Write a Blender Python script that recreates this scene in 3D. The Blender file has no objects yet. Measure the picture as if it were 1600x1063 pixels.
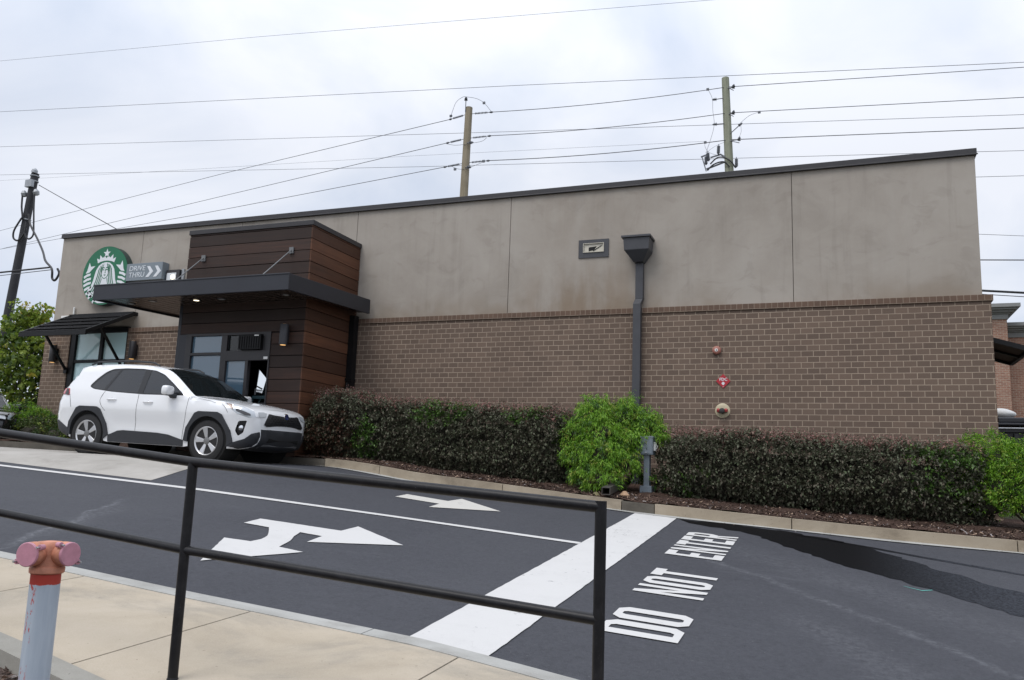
import bpy, bmesh, math, random
import numpy as np
from mathutils import Vector, Matrix
from mathutils.geometry import delaunay_2d_cdt, tessellate_polygon

C = bpy.context.scene.collection
scene = bpy.context.scene
R = math.radians
random.seed(7)
rng = np.random.default_rng(7)

# ------------------------------------------------------------------ camera
# world: facade is the plane y = 0, x runs right along it, z = 0 at eye height
PITCH, ROLL, YAW = 0.162077, 0.0361076, 0.372516
fw = Vector((-math.sin(YAW) * math.cos(PITCH), math.cos(YAW) * math.cos(PITCH), math.sin(PITCH)))
rt = Vector((math.cos(YAW), math.sin(YAW), 0))
up = rt.cross(fw)
r2 = rt * math.cos(ROLL) + up * math.sin(ROLL)
u2 = up * math.cos(ROLL) - rt * math.sin(ROLL)
cam_data = bpy.data.cameras.new('camera')
cam = bpy.data.objects.new('camera', cam_data)
C.objects.link(cam)
m = Matrix((r2, u2, -fw)).transposed().to_4x4()
m.translation = Vector((0, -15.4422, 0))
cam.matrix_world = m
cam_data.sensor_fit = 'HORIZONTAL'
cam_data.sensor_width = 36
cam_data.lens = 1317.96 / 1600 * 36
cam_data.clip_end = 3000
scene.camera = cam

# ------------------------------------------------------------------ light
SUN_EL, SUN_AZ = R(58), R(203)      # azimuth measured clockwise from +y: behind the camera, a little to the left
world = bpy.data.worlds.new('World')
scene.world = world
world.use_nodes = True
wn, wl = world.node_tree.nodes, world.node_tree.links
wn.clear()
w_out = wn.new('ShaderNodeOutputWorld')
w_bg = wn.new('ShaderNodeBackground')
w_sky = wn.new('ShaderNodeTexSky')
w_sky.sky_type = 'NISHITA'
w_sky.sun_disc = False
w_sky.sun_elevation = SUN_EL
w_sky.sun_rotation = SUN_AZ
w_sc = wn.new('ShaderNodeTexCoord')
w_map = wn.new('ShaderNodeMapping')
w_map.inputs['Scale'].default_value = (1.0, 1.0, 1.9)
w_no = wn.new('ShaderNodeTexNoise')
w_no.inputs['Scale'].default_value = 2.6
w_no.inputs['Detail'].default_value = 7
w_no.inputs['Roughness'].default_value = 0.5
w_no.inputs['Distortion'].default_value = 0.5
w_rp = wn.new('ShaderNodeValToRGB')
w_rp.color_ramp.elements[0].position = 0.30
w_rp.color_ramp.elements[0].color = (6.2, 7.0, 8.5, 1)
w_rp.color_ramp.elements[1].position = 0.58
w_rp.color_ramp.elements[1].color = (9.2, 9.5, 10.3, 1)
w_mx = wn.new('ShaderNodeMix')
w_mx.data_type = 'RGBA'
w_mx.inputs[0].default_value = 0.93
wl.new(w_sc.outputs['Generated'], w_map.inputs[0])
wl.new(w_map.outputs[0], w_no.inputs['Vector'])
wl.new(w_no.outputs['Fac'], w_rp.inputs[0])
wl.new(w_sky.outputs[0], w_mx.inputs[6])
# an overcast sky is brighter overhead than at the horizon
w_sep = wn.new('ShaderNodeSeparateXYZ')
wl.new(w_sc.outputs['Generated'], w_sep.inputs[0])
w_mr = wn.new('ShaderNodeMapRange')
w_mr.inputs['From Min'].default_value = 0.35; w_mr.inputs['From Max'].default_value = 1.0
w_mr.inputs['To Min'].default_value = 1.0; w_mr.inputs['To Max'].default_value = 1.75
wl.new(w_sep.outputs[2], w_mr.inputs['Value'])
w_vm = wn.new('ShaderNodeVectorMath'); w_vm.operation = 'SCALE'
wl.new(w_rp.outputs[0], w_vm.inputs[0]); wl.new(w_mr.outputs[0], w_vm.inputs['Scale'])
wl.new(w_vm.outputs[0], w_mx.inputs[7])
wl.new(w_mx.outputs[2], w_bg.inputs[0])
w_bg.inputs[1].default_value = 0.1
wl.new(w_bg.outputs[0], w_out.inputs[0])

sun_data = bpy.data.lights.new('sun', 'SUN')
sun_data.energy = 1.5
sun_data.angle = R(28)
sun_data.color = (1.0, 0.955, 0.9)
sun = bpy.data.objects.new('sun', sun_data)
C.objects.link(sun)
to_sun = Vector((math.sin(SUN_AZ) * math.cos(SUN_EL), math.cos(SUN_AZ) * math.cos(SUN_EL), math.sin(SUN_EL)))
sun.rotation_euler = to_sun.to_track_quat('Z', 'Y').to_euler()
sun.location = (-10, -30, 40)

scene.view_settings.view_transform = 'Standard'
scene.view_settings.look = 'None'
scene.view_settings.exposure = 0.0
scene.view_settings.gamma = 1.0
scene.view_settings.use_curve_mapping = False

# ------------------------------------------------------------------ helpers
def tag(o, label=None, cat=None, group=None, kind=None):
    if label: o['label'] = label
    if cat: o['category'] = cat
    if group: o['group'] = group
    if kind: o['kind'] = kind
    return o

def empty(name, loc=(0, 0, 0), rot=(0, 0, 0)):
    o = bpy.data.objects.new(name, None)
    o.empty_display_size = 0.2
    C.objects.link(o)
    o.location = loc
    o.rotation_euler = rot
    return o

def smooth_mesh(me, ang=35):
    me.polygons.foreach_set('use_smooth', np.ones(len(me.polygons), dtype=bool))
    try:
        me.set_sharp_from_angle(angle=R(ang))
    except Exception:
        pass

def local(parent):
    """inverse of the parent's own transform (parents here are never nested deeper than two)"""
    if parent is None: return Matrix()
    mt = Matrix.LocRotScale(parent.location, parent.rotation_euler, parent.scale)
    p = parent.parent
    while p is not None:
        mt = Matrix.LocRotScale(p.location, p.rotation_euler, p.scale) @ mt
        p = p.parent
    return mt.inverted()

class MB:
    """collects boxes, prisms, tubes and lathes, then links them as one mesh object"""
    def __init__(s):
        s.v = []; s.f = []; s.mi = []; s.m = 0
    def add(s, vs, fs):
        b = len(s.v)
        s.v += [tuple(q) for q in vs]
        for f in fs:
            s.f.append(tuple(b + i for i in f)); s.mi.append(s.m)
        return s
    def box(s, x0, x1, y0, y1, z0, z1):
        return s.add([(x0,y0,z0),(x1,y0,z0),(x1,y1,z0),(x0,y1,z0),(x0,y0,z1),(x1,y0,z1),(x1,y1,z1),(x0,y1,z1)],
                     [(0,3,2,1),(4,5,6,7),(0,1,5,4),(1,2,6,5),(2,3,7,6),(3,0,4,7)])
    def hexa(s, p):   # eight corners, bottom four then top four
        return s.add(p, [(0,3,2,1),(4,5,6,7),(0,1,5,4),(1,2,6,5),(2,3,7,6),(3,0,4,7)])
    def bar(s, a, b, w, h, upv=(0, 0, 1)):
        a, b = Vector(a), Vector(b)
        d = (b - a).normalized(); upv = Vector(upv)
        if abs(d.dot(upv)) > 0.98: upv = Vector((0, 1, 0))
        sx = d.cross(upv).normalized(); sy = sx.cross(d).normalized()
        p = []
        for q in (a, b):
            for i, j in ((-1,-1),(1,-1),(1,1),(-1,1)):
                p.append(q + sx * (i * w / 2) + sy * (j * h / 2))
        return s.add(p, [(0,1,2,3),(7,6,5,4),(0,4,5,1),(1,5,6,2),(2,6,7,3),(3,7,4,0)])
    def tube(s, pts, r, n=8, cap=True):
        pts = [Vector(p) for p in pts]
        rs = r if isinstance(r, (list, tuple)) else [r] * len(pts)
        k = len(pts)
        ref = None; rings = []
        for i, p in enumerate(pts):
            d = (pts[min(i+1, k-1)] - pts[max(i-1, 0)]).normalized()
            if ref is None:
                ref = d.orthogonal().normalized()
            else:
                ref = (ref - d * ref.dot(d)).normalized()
            b = d.cross(ref)
            rings.append([p + (ref * math.cos(2*math.pi*j/n) + b * math.sin(2*math.pi*j/n)) * rs[i] for j in range(n)])
        vs = [q for rg in rings for q in rg]
        fs = []
        for i in range(k - 1):
            for j in range(n):
                fs.append((i*n+j, i*n+(j+1)%n, (i+1)*n+(j+1)%n, (i+1)*n+j))
        if cap:
            fs.append(tuple(range(n))[::-1]); fs.append(tuple((k-1)*n + j for j in range(n)))
        return s.add(vs, fs)
    def lathe(s, prof, origin=(0,0,0), axis=(0,0,1), n=24):
        """prof: (radius, distance along axis)"""
        ax = Vector(axis).normalized(); e1 = ax.orthogonal().normalized(); e2 = ax.cross(e1); o = Vector(origin)
        vs = []; fs = []
        for (r, h) in prof:
            for j in range(n):
                a = 2 * math.pi * j / n
                vs.append(o + ax * h + (e1 * math.cos(a) + e2 * math.sin(a)) * r)
        k = len(prof)
        for i in range(k - 1):
            for j in range(n):
                fs.append((i*n+j, i*n+(j+1)%n, (i+1)*n+(j+1)%n, (i+1)*n+j))
        fs.append(tuple(range(n))[::-1]); fs.append(tuple((k-1)*n + j for j in range(n)))
        return s.add(vs, fs)
    def prism(s, poly, fn, d0, d1):
        """2-D polygon extruded: fn(u, v, depth) -> 3-D"""
        n = len(poly)
        tri = tessellate_polygon([[Vector((p[0], p[1], 0)) for p in poly]])
        vs = [fn(p[0], p[1], d0) for p in poly] + [fn(p[0], p[1], d1) for p in poly]
        fs = [tuple(t) for t in tri] + [tuple(n + i for i in t[::-1]) for t in tri]
        fs += [(i, (i+1) % n, n + (i+1) % n, n + i) for i in range(n)]
        return s.add(vs, fs)
    def build(s, name, mats, parent=None, smooth=None, bevel=None):
        me = bpy.data.meshes.new(name)
        vs = s.v
        if parent is not None:
            mi = local(parent)
            vs = [mi @ Vector(q) for q in vs]
        me.from_pydata([tuple(q) for q in vs], [], s.f)
        if not isinstance(mats, (list, tuple)): mats = [mats]
        for mt in mats: me.materials.append(mt)
        me.polygons.foreach_set('material_index', np.array(s.mi, dtype=np.int32))
        bm = bmesh.new(); bm.from_mesh(me)
        bmesh.ops.recalc_face_normals(bm, faces=bm.faces)
        bm.to_mesh(me); bm.free()
        if smooth: smooth_mesh(me, smooth)
        o = bpy.data.objects.new(name, me)
        C.objects.link(o)
        if parent is not None: o.parent = parent
        if bevel:
            b = o.modifiers.new('bevel', 'BEVEL')
            b.width = bevel; b.segments = 2; b.limit_method = 'ANGLE'; b.angle_limit = R(40)
        return o

def np_mesh(name, V, F, mats, parent=None, midx=None, smooth=False):
    """V (n,3), F (m,4) arrays -> mesh object, fast"""
    me = bpy.data.meshes.new(name)
    if parent is not None:
        M = np.array(local(parent))
        V = V @ M[:3, :3].T + M[:3, 3]
    n, k = F.shape
    me.vertices.add(len(V)); me.vertices.foreach_set('co', V.astype(np.float32).ravel())
    me.loops.add(n * k); me.loops.foreach_set('vertex_index', F.astype(np.int32).ravel())
    me.polygons.add(n)
    me.polygons.foreach_set('loop_start', np.arange(0, n * k, k, dtype=np.int32))
    if not isinstance(mats, (list, tuple)): mats = [mats]
    for mt in mats: me.materials.append(mt)
    if midx is not None: me.polygons.foreach_set('material_index', midx.astype(np.int32))
    me.update(calc_edges=True)
    if smooth: smooth_mesh(me, 60)
    o = bpy.data.objects.new(name, me)
    C.objects.link(o)
    if parent is not None: o.parent = parent
    return o

# ------------------------------------------------------------------ materials
def mat(name, col, rough=0.7, metal=0.0, var=0.0, vscale=8.0, bump=0.0, bscale=60.0, spec=0.5, coat=0.0, stretch=None):
    mt = bpy.data.materials.new(name)
    mt.use_nodes = True
    n, l = mt.node_tree.nodes, mt.node_tree.links
    b = n['Principled BSDF']
    b.inputs['Base Color'].default_value = (*col, 1)
    b.inputs['Roughness'].default_value = rough
    b.inputs['Metallic'].default_value = metal
    b.inputs['Specular IOR Level'].default_value = spec
    b.inputs['Coat Weight'].default_value = coat
    b.inputs['Coat Roughness'].default_value = 0.04
    if var or bump:
        tc = n.new('ShaderNodeTexCoord')
        src = tc.outputs['Object']
        if stretch:
            mp = n.new('ShaderNodeMapping'); mp.inputs['Scale'].default_value = stretch
            l.new(src, mp.inputs[0]); src = mp.outputs[0]
    if var:
        no = n.new('ShaderNodeTexNoise'); no.inputs['Scale'].default_value = vscale; no.inputs['Detail'].default_value = 6
        no.inputs['Roughness'].default_value = 0.65
        l.new(src, no.inputs['Vector'])
        rp = n.new('ShaderNodeValToRGB')
        rp.color_ramp.elements[0].position = 0.3; rp.color_ramp.elements[1].position = 0.7
        rp.color_ramp.elements[0].color = (*[c * (1 - var) for c in col], 1)
        rp.color_ramp.elements[1].color = (*[min(1, c * (1 + var)) for c in col], 1)
        l.new(no.outputs['Fac'], rp.inputs[0]); l.new(rp.outputs[0], b.inputs['Base Color'])
    if bump:
        n2 = n.new('ShaderNodeTexNoise'); n2.inputs['Scale'].default_value = bscale; n2.inputs['Detail'].default_value = 4
        l.new(src, n2.inputs['Vector'])
        bp = n.new('ShaderNodeBump'); bp.inputs['Strength'].default_value = bump; bp.inputs['Distance'].default_value = 0.01
        l.new(n2.outputs['Fac'], bp.inputs['Height']); l.new(bp.outputs[0], b.inputs['Normal'])
    return mt

class NT:
    """small node-tree writer"""
    def __init__(s, name):
        s.mt = bpy.data.materials.new(name); s.mt.use_nodes = True
        s.n, s.l = s.mt.node_tree.nodes, s.mt.node_tree.links
        s.b = s.n['Principled BSDF']
        s.pos = s.n.new('ShaderNodeNewGeometry').outputs['Position']
    def put(s, sock, v):
        if hasattr(v, 'is_output'): s.l.new(v, sock)
        else: sock.default_value = v
    def mapping(s, v, scale=(1, 1, 1), loc=(0, 0, 0), rot=(0, 0, 0)):
        q = s.n.new('ShaderNodeMapping'); s.l.new(v, q.inputs[0])
        q.inputs['Scale'].default_value = scale; q.inputs['Location'].default_value = loc; q.inputs['Rotation'].default_value = rot
        return q.outputs[0]
    def noise(s, v, scale, detail=5, rough=0.6, dist=0.0):
        q = s.n.new('ShaderNodeTexNoise'); s.l.new(v, q.inputs['Vector'])
        q.inputs['Scale'].default_value = scale; q.inputs['Detail'].default_value = detail
        q.inputs['Roughness'].default_value = rough; q.inputs['Distortion'].default_value = dist
        return q.outputs['Fac']
    def ramp(s, f, stops):
        q = s.n.new('ShaderNodeValToRGB'); s.l.new(f, q.inputs[0]); e = q.color_ramp.elements
        while len(e) < len(stops): e.new(0.5)
        for el, (p, c) in zip(e, stops):
            el.position = p; el.color = (*c, 1) if len(c) == 3 else c
        return q.outputs[0]
    def mix(s, f, a, b, blend='MIX'):
        q = s.n.new('ShaderNodeMix'); q.data_type = 'RGBA'; q.blend_type = blend
        s.put(q.inputs[0], f)
        s.put(q.inputs[6], a if hasattr(a, 'is_output') else (*a, 1))
        s.put(q.inputs[7], b if hasattr(b, 'is_output') else (*b, 1))
        return q.outputs[2]
    def math(s, op, a, b=0.0, c=None):
        q = s.n.new('ShaderNodeMath'); q.operation = op
        s.put(q.inputs[0], a); s.put(q.inputs[1], b)
        if c is not None: s.put(q.inputs[2], c)
        return q.outputs[0]
    def maprange(s, v, a, b, c=0.0, d=1.0, smooth=True):
        q = s.n.new('ShaderNodeMapRange')
        if smooth: q.interpolation_type = 'SMOOTHSTEP'
        s.put(q.inputs['Value'], v)
        q.inputs['From Min'].default_value = a; q.inputs['From Max'].default_value = b
        q.inputs['To Min'].default_value = c; q.inputs['To Max'].default_value = d
        return q.outputs['Result']
    def sep(s, v):
        q = s.n.new('ShaderNodeSeparateXYZ'); s.l.new(v, q.inputs[0]); return q.outputs
    def comb(s, x, y, z):
        q = s.n.new('ShaderNodeCombineXYZ')
        for i, v in enumerate((x, y, z)): s.put(q.inputs[i], v)
        return q.outputs[0]
    def bump(s, h, strength=0.3, dist=0.01, normal=None):
        q = s.n.new('ShaderNodeBump'); s.l.new(h, q.inputs['Height'])
        q.inputs['Strength'].default_value = strength; q.inputs['Distance'].default_value = dist
        if normal is not None: s.l.new(normal, q.inputs['Normal'])
        return q.outputs[0]
    def done(s, color=None, rough=None, normal=None, spec=None):
        if color is not None: s.put(s.b.inputs['Base Color'], color if hasattr(color, 'is_output') else (*color, 1))
        if rough is not None: s.put(s.b.inputs['Roughness'], rough)
        if normal is not None: s.l.new(normal, s.b.inputs['Normal'])
        if spec is not None: s.put(s.b.inputs['Specular IOR Level'], spec)
        return s.mt

def brick_mat(name, c1, c2, mortar, bw, bh, ms, z0=0.0, x0=0.0, soldier=False, pale=None):
    t = NT(name)
    p = t.sep(t.pos)
    u = t.math('ADD', t.math('ADD', p[0], p[1]), -x0)
    v = t.math('ADD', p[2], -z0)
    vec = t.comb(u, v, 0.0)
    q = t.n.new('ShaderNodeTexBrick')
    t.l.new(vec, q.inputs['Vector'])
    q.inputs['Color1'].default_value = (*c1, 1); q.inputs['Color2'].default_value = (*c2, 1); q.inputs['Mortar'].default_value = (*mortar, 1)
    q.inputs['Scale'].default_value = 1.0
    q.inputs['Mortar Size'].default_value = ms; q.inputs['Mortar Smooth'].default_value = 0.25; q.inputs['Bias'].default_value = 0.0
    q.inputs['Brick Width'].default_value = bw; q.inputs['Row Height'].default_value = bh
    if soldier: q.offset = 0.0
    col = q.outputs['Color']
    big = t.noise(t.pos, 0.9, 5, 0.6)
    col = t.mix(t.maprange(big, 0.3, 0.7, 0.0, 0.42), col, t.mix(0.6, col, tuple(c * 0.68 for c in c1)))
    fine = t.noise(t.pos, 55, 4, 0.7)
    col = t.mix(t.maprange(fine, 0.35, 0.75, 0.0, 0.35), col, t.mix(0.5, col, tuple(min(1, c * 1.6) for c in c1)))
    if pale:
        patch = t.noise(t.mapping(t.pos, (1.3, 1.3, 4.0)), 2.2, 4, 0.7)
        col = t.mix(t.maprange(patch, 0.5, 0.72, 0.0, 0.6), col, pale)
    h = t.math('MULTIPLY', q.outputs['Fac'], -1.0)
    h = t.math('ADD', h, t.math('MULTIPLY', fine, 0.35))
    return t.done(col, 0.88, t.bump(h, 0.6, 0.006), 0.25)

# brown wall brick and its ledge of soldier brick
M_brick = brick_mat('brown_brick', (0.176, 0.127, 0.098), (0.126, 0.092, 0.073), (0.385, 0.31, 0.24), 0.2032, 0.1016, 0.007, 0.955 - 0.1016 * 30, 0.02)
M_soldier = brick_mat('ledge_brick', (0.150, 0.098, 0.072), (0.120, 0.080, 0.060), (0.28, 0.22, 0.17), 0.1016, 0.14, 0.006, 3.16, 0.02, True)
M_redbrick = brick_mat('mottled_red_brick', (0.34, 0.185, 0.13), (0.24, 0.125, 0.09), (0.42, 0.36, 0.30), 0.24, 0.085, 0.010, 0, 0, pale=(0.46, 0.36, 0.28))

def stucco_mat():
    t = NT('taupe_stucco')
    big = t.noise(t.pos, 0.55, 6, 0.62, 0.6)
    col = t.ramp(big, [(0.30, (0.310, 0.278, 0.242)), (0.52, (0.365, 0.330, 0.290)), (0.72, (0.408, 0.374, 0.333))])
    streak = t.noise(t.mapping(t.pos, (3.2, 3.2, 0.22)), 1.6, 5, 0.6)
    col = t.mix(t.maprange(streak, 0.48, 0.75, 0.0, 0.20), col, (0.42, 0.395, 0.36))
    col = t.mix(t.maprange(streak, 0.30, 0.46, 0.22, 0.0), col, (0.215, 0.19, 0.165))
    blot = t.noise(t.mapping(t.pos, (1, 1, 1.3), (3, 0, 9)), 1.7, 6, 0.62, 1.2)
    col = t.mix(t.maprange(blot, 0.50, 0.66, 0.0, 0.28), col, (0.41, 0.375, 0.33))
    col = t.mix(t.maprange(blot, 0.34, 0.46, 0.22, 0.0), col, (0.235, 0.205, 0.175))
    # brown water stain low on the wall below the overflow opening
    p = t.sep(t.pos)
    dx = t.math('ABSOLUTE', t.math('ADD', p[0], 4.6))
    wob = t.noise(t.mapping(t.pos, (1.6, 1.6, 0.5)), 1.4, 4, 0.6)
    a = t.math('MULTIPLY', t.maprange(dx, 0.2, 2.1, 1.0, 0.0), t.maprange(p[2], 3.3, 4.45, 1.0, 0.15))
    a = t.math('MULTIPLY', a, t.maprange(wob, 0.34, 0.62, 0.0, 0.62))
    col = t.mix(a, col, (0.225, 0.160, 0.105))
    b2 = t.math('MULTIPLY', t.maprange(p[2], 3.27, 3.9, 1.0, 0.0), t.maprange(t.noise(t.pos, 0.8, 3), 0.42, 0.62, 0.0, 0.5))
    col = t.mix(b2, col, (0.235, 0.185, 0.135))
    fine = t.noise(t.pos, 90, 4, 0.7)
    return t.done(col, 0.93, t.bump(fine, 0.22, 0.006), 0.2)
M_stucco = stucco_mat()

def wood_mat(name, c1, c2, c3, row=0.236, z0=0.0):
    t = NT(name)
    p = t.sep(t.pos)
    u = t.math('ADD', p[0], p[1])
    row_id = t.math('FLOOR', t.math('DIVIDE', t.math('ADD', p[2], -z0), row))
    wn_ = t.n.new('ShaderNodeTexWhiteNoise'); wn_.noise_dimensions = '1D'; t.l.new(row_id, wn_.inputs['W'])
    vec = t.comb(t.math('ADD', t.math('MULTIPLY', u, 0.55), t.math('MULTIPLY', row_id, 7.3)), t.math('MULTIPLY', p[2], 16.0), 0.0)
    grain = t.noise(vec, 1.4, 8, 0.72, 0.8)
    col = t.ramp(grain, [(0.25, c1), (0.5, c2), (0.78, c3)])
    col = t.mix(t.math('MULTIPLY', wn_.outputs['Value'], 0.85), col, tuple(0.55 * c for c in c1))
    big = t.noise(t.pos, 1.2, 4, 0.6)
    col = t.mix(t.maprange(big, 0.38, 0.7, 0.0, 0.45), col, tuple(c * 0.45 + 0.012 for c in c2))
    return t.done(col, 0.62, t.bump(grain, 0.25, 0.004), 0.35)
M_wood_front = wood_mat('weathered_dark_wood', (0.024, 0.015, 0.012), (0.055, 0.028, 0.020), (0.098, 0.046, 0.030), 0.236, 1.51)
M_wood_side = wood_mat('reddish_stained_wood', (0.060, 0.026, 0.014), (0.140, 0.058, 0.030), (0.225, 0.094, 0.047), 0.236, 1.51)
M_wood_soffit = wood_mat('dark_soffit_boards', (0.020, 0.013, 0.009), (0.042, 0.027, 0.019), (0.060, 0.040, 0.027), 0.2, 0)
M_wood_soffit.node_tree.nodes['Principled BSDF'].inputs['Roughness'].default_value = 0.28

M_bronze = mat('dark_bronze_metal', (0.030, 0.028, 0.031), 0.45, 0.0, 0.15, 3.0, 0.05, 30)
M_char = mat('charcoal_painted_metal', (0.016, 0.018, 0.026), 0.42, 0.0, 0.12, 2.0, 0.04, 20)
M_slate = mat('slate_grey_metal', (0.052, 0.054, 0.062), 0.5, 0.0, 0.14, 4.0, 0.05, 20)
M_black = mat('black_metal', (0.008, 0.008, 0.009), 0.42, 0.0, 0.2, 6.0, spec=0.25)
M_steel = mat('brushed_steel', (0.45, 0.46, 0.47), 0.35, 0.8, 0.1)
M_galv = mat('galvanised_steel', (0.36, 0.38, 0.40), 0.45, 0.5, 0.15)
M_white = mat('white_plastic', (0.78, 0.78, 0.76), 0.5)
M_dark = mat('dark_interior', (0.012, 0.012, 0.013), 0.9)
M_floor = mat('interior_floor', (0.10, 0.08, 0.06), 0.6)
M_groove = mat('joint_sealant', (0.175, 0.158, 0.140), 0.9)

def glass_mat(name, tint, refl_rough=0.03, trans=0.35, base=0.6):
    """window glass: part see-through, part tinted body, with a fresnel reflection"""
    mt = bpy.data.materials.new(name); mt.use_nodes = True
    n, l = mt.node_tree.nodes, mt.node_tree.links
    b = n['Principled BSDF']
    b.inputs['Base Color'].default_value = (*tint, 1); b.inputs['Roughness'].default_value = refl_rough
    b.inputs['Specular IOR Level'].default_value = base
    t = n.new('ShaderNodeBsdfTransparent')
    t.inputs[0].default_value = (*[min(1, 0.45 + 0.8 * c) for c in tint], 1)
    mx = n.new('ShaderNodeMixShader'); mx.inputs[0].default_value = trans
    l.new(b.outputs[0], mx.inputs[1]); l.new(t.outputs[0], mx.inputs[2])
    l.new(mx.outputs[0], n['Material Output'].inputs['Surface'])
    return mt
M_glass_blue = glass_mat('sky_reflection_blue_glass', (0.105, 0.180, 0.250), 0.02, 0.06, 1.3)  # blue base colour stands in for the sky's reflection
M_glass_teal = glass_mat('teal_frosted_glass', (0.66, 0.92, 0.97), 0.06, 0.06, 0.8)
M_glass_dark = glass_mat('smoked_glass', (0.020, 0.026, 0.028), 0.02, 0.45, 1.0)
M_glass_side = glass_mat('privacy_glass', (0.014, 0.016, 0.020), 0.03, 0.10, 0.75)

# ------------------------------------------------------------------ the site: a lot that climbs to the left and towards the cafe
def S(t):
    t = min(1.0, max(0.0, t)); return t * t * (3 - 2 * t)
def g(x, y):
    p = -0.26 - 0.063 * x + 0.096 * y
    w = S((y + 6.2) / 2.2) * S((-6.3 - x) / 3.2)
    pad = 0.10 + 0.022 * (-9.9 - x) + 0.005 * (y + 3.9)
    return p * (1 - w) + pad * w
def lerp_poly(pts, x):
    if x <= pts[0][0]:
        (x0, y0), (x1, y1) = pts[0], pts[1]
    elif x >= pts[-1][0]:
        (x0, y0), (x1, y1) = pts[-2], pts[-1]
    else:
        for (x0, y0), (x1, y1) in zip(pts, pts[1:]):
            if x0 <= x <= x1: break
    return y0 + (y1 - y0) * (x - x0) / (x1 - x0)
# kerb line in front of the planting bed, and the two edges of the pavement in front
FAR = [(-40, -1.9), (-17.5, -1.95), (-12.9, -1.95), (-10.0, -1.95), (-8.9, -2.15), (-7.9, -2.52), (-6.8, -2.80), (-5.87, -2.95), (-4.83, -3.12), (-3.64, -3.36), (-2.64, -3.47), (-0.68, -3.44), (0.64, -3.36), (2.03, -3.18), (5, -2.9), (14, -2.6)]
NEAR = [(-40, -9.6), (-14, -10.15), (-6.3, -10.43), (-4.3, -10.55), (-3.36, -10.58), (-2.38, -10.62), (-1.78, -10.72), (-1.35, -10.8), (0, -11.2), (3, -12.3), (8, -14.5)]
INNER = [(-40, -10.9), (-14, -11.35), (-6.3, -11.62), (-4.315, -11.93), (-3.475, -12.14), (-2, -12.5), (0, -13.0), (3, -14.0), (8, -16.2)]
far_y = lambda x: lerp_poly(FAR, x)
near_y = lambda x: lerp_poly(NEAR, x)
inner_y = lambda x: lerp_poly(INNER, x)
def walk_z(x, y):            # top of the pavement
    yn = near_y(x)
    return g(x, yn) + 0.14 + (y - yn) * 0.055
def bed_z(x, y):             # mulch behind the kerb
    return g(x, far_y(x)) + 0.135 + min(1.15, max(0, y - far_y(x))) * 0.115 + max(0, y - far_y(x) - 1.15) * 0.03

def asphalt_mat():
    t = NT('asphalt')
    p = t.sep(t.pos)
    big = t.noise(t.pos, 0.35, 6, 0.6, 0.4)
    col = t.ramp(big, [(0.3, (0.031, 0.033, 0.041)), (0.55, (0.041, 0.0435, 0.052)), (0.75, (0.052, 0.0545, 0.063))])
    fine = t.noise(t.pos, 130, 3, 0.8)
    col = t.mix(t.maprange(fine, 0.40, 0.75, 0.0, 0.5), col, (0.098, 0.10, 0.115))
    col = t.mix(t.maprange(fine, 0.25, 0.42, 0.55, 0.0), col, (0.018, 0.019, 0.023))
    specks = t.noise(t.pos, 42, 2, 0.5)
    col = t.mix(t.maprange(specks, 0.71, 0.76, 0.0, 0.6), col, (0.17, 0.17, 0.175))
    mot = t.noise(t.mapping(t.pos, (1, 1, 1), (7, 3, 0)), 28, 4, 0.7)
    col = t.mix(t.maprange(mot, 0.36, 0.50, 0.40, 0.0), col, (0.022, 0.023, 0.028))
    col = t.mix(t.maprange(mot, 0.52, 0.66, 0.0, 0.35), col, (0.075, 0.077, 0.086))
    mid = t.noise(t.mapping(t.pos, (1, 1, 1), (1, 2, 3)), 9, 6, 0.8)
    col = t.mix(t.maprange(mid, 0.35, 0.70, 0.0, 0.5), col, (0.060, 0.062, 0.074))
    # dusty scuffs along the wheel tracks
    v = t.mapping(t.pos, (0.55, 2.6, 1.0), (0, 0, 0), (0, 0, R(28)))
    dust = t.noise(v, 1.1, 7, 0.72, 0.8)
    col = t.mix(t.maprange(dust, 0.55, 0.80, 0.0, 0.42), col, (0.090, 0.093, 0.105))
    # two pale scrape tracks: one climbing at the left, one crossing at the right
    def track(ax, ay, bx, by, wdt, amt, col, seed):
        L = math.hypot(bx - ax, by - ay); ux, uy = (bx - ax) / L, (by - ay) / L
        rx = t.math('ADD', p[0], -ax); ry = t.math('ADD', p[1], -ay)
        s_ = t.math('ADD', t.math('MULTIPLY', rx, ux), t.math('MULTIPLY', ry, uy))
        d_ = t.math('ADD', t.math('MULTIPLY', rx, -uy), t.math('MULTIPLY', ry, ux))
        wob = t.math('MULTIPLY', t.math('ADD', t.noise(t.mapping(t.pos, (1, 1, 1), (seed, 0, 0)), 1.3, 5, 0.65), -0.5), 0.5)
        d_ = t.math('ABSOLUTE', t.math('ADD', d_, wob))
        f = t.math('MULTIPLY', t.maprange(d_, 0.0, wdt, 1.0, 0.0), t.math('MULTIPLY', t.maprange(s_, -0.3, 0.6), t.maprange(s_, L - 0.7, L + 0.3, 1.0, 0.0)))
        br = t.noise(t.mapping(t.pos, (6, 6, 6), (seed, 3, 0)), 3.0, 6, 0.75)
        f = t.math('MULTIPLY', f, t.maprange(br, 0.38, 0.66, 0.0, amt))
        return t.mix(f, col, (0.155, 0.16, 0.175))
    col = track(-6.9, -10.0, -8.3, -7.2, 0.07, 0.9, col, 3.0)
    col = track(-7.0, -9.7, -8.0, -7.5, 0.20, 0.35, col, 9.0)
    col = track(-1.9, -5.5, 2.4, -10.2, 0.10, 0.45, col, 5.0)
    col = track(-1.4, -5.1, 2.9, -9.3, 0.5, 0.22, col, 11.0)
    col = track(-0.4, -7.9, 1.4, -11.2, 0.4, 0.28, col, 15.0)
    bmp = t.bump(fine, 0.5, 0.006)
    return t.done(col, 0.78, bmp, 0.35)
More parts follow.
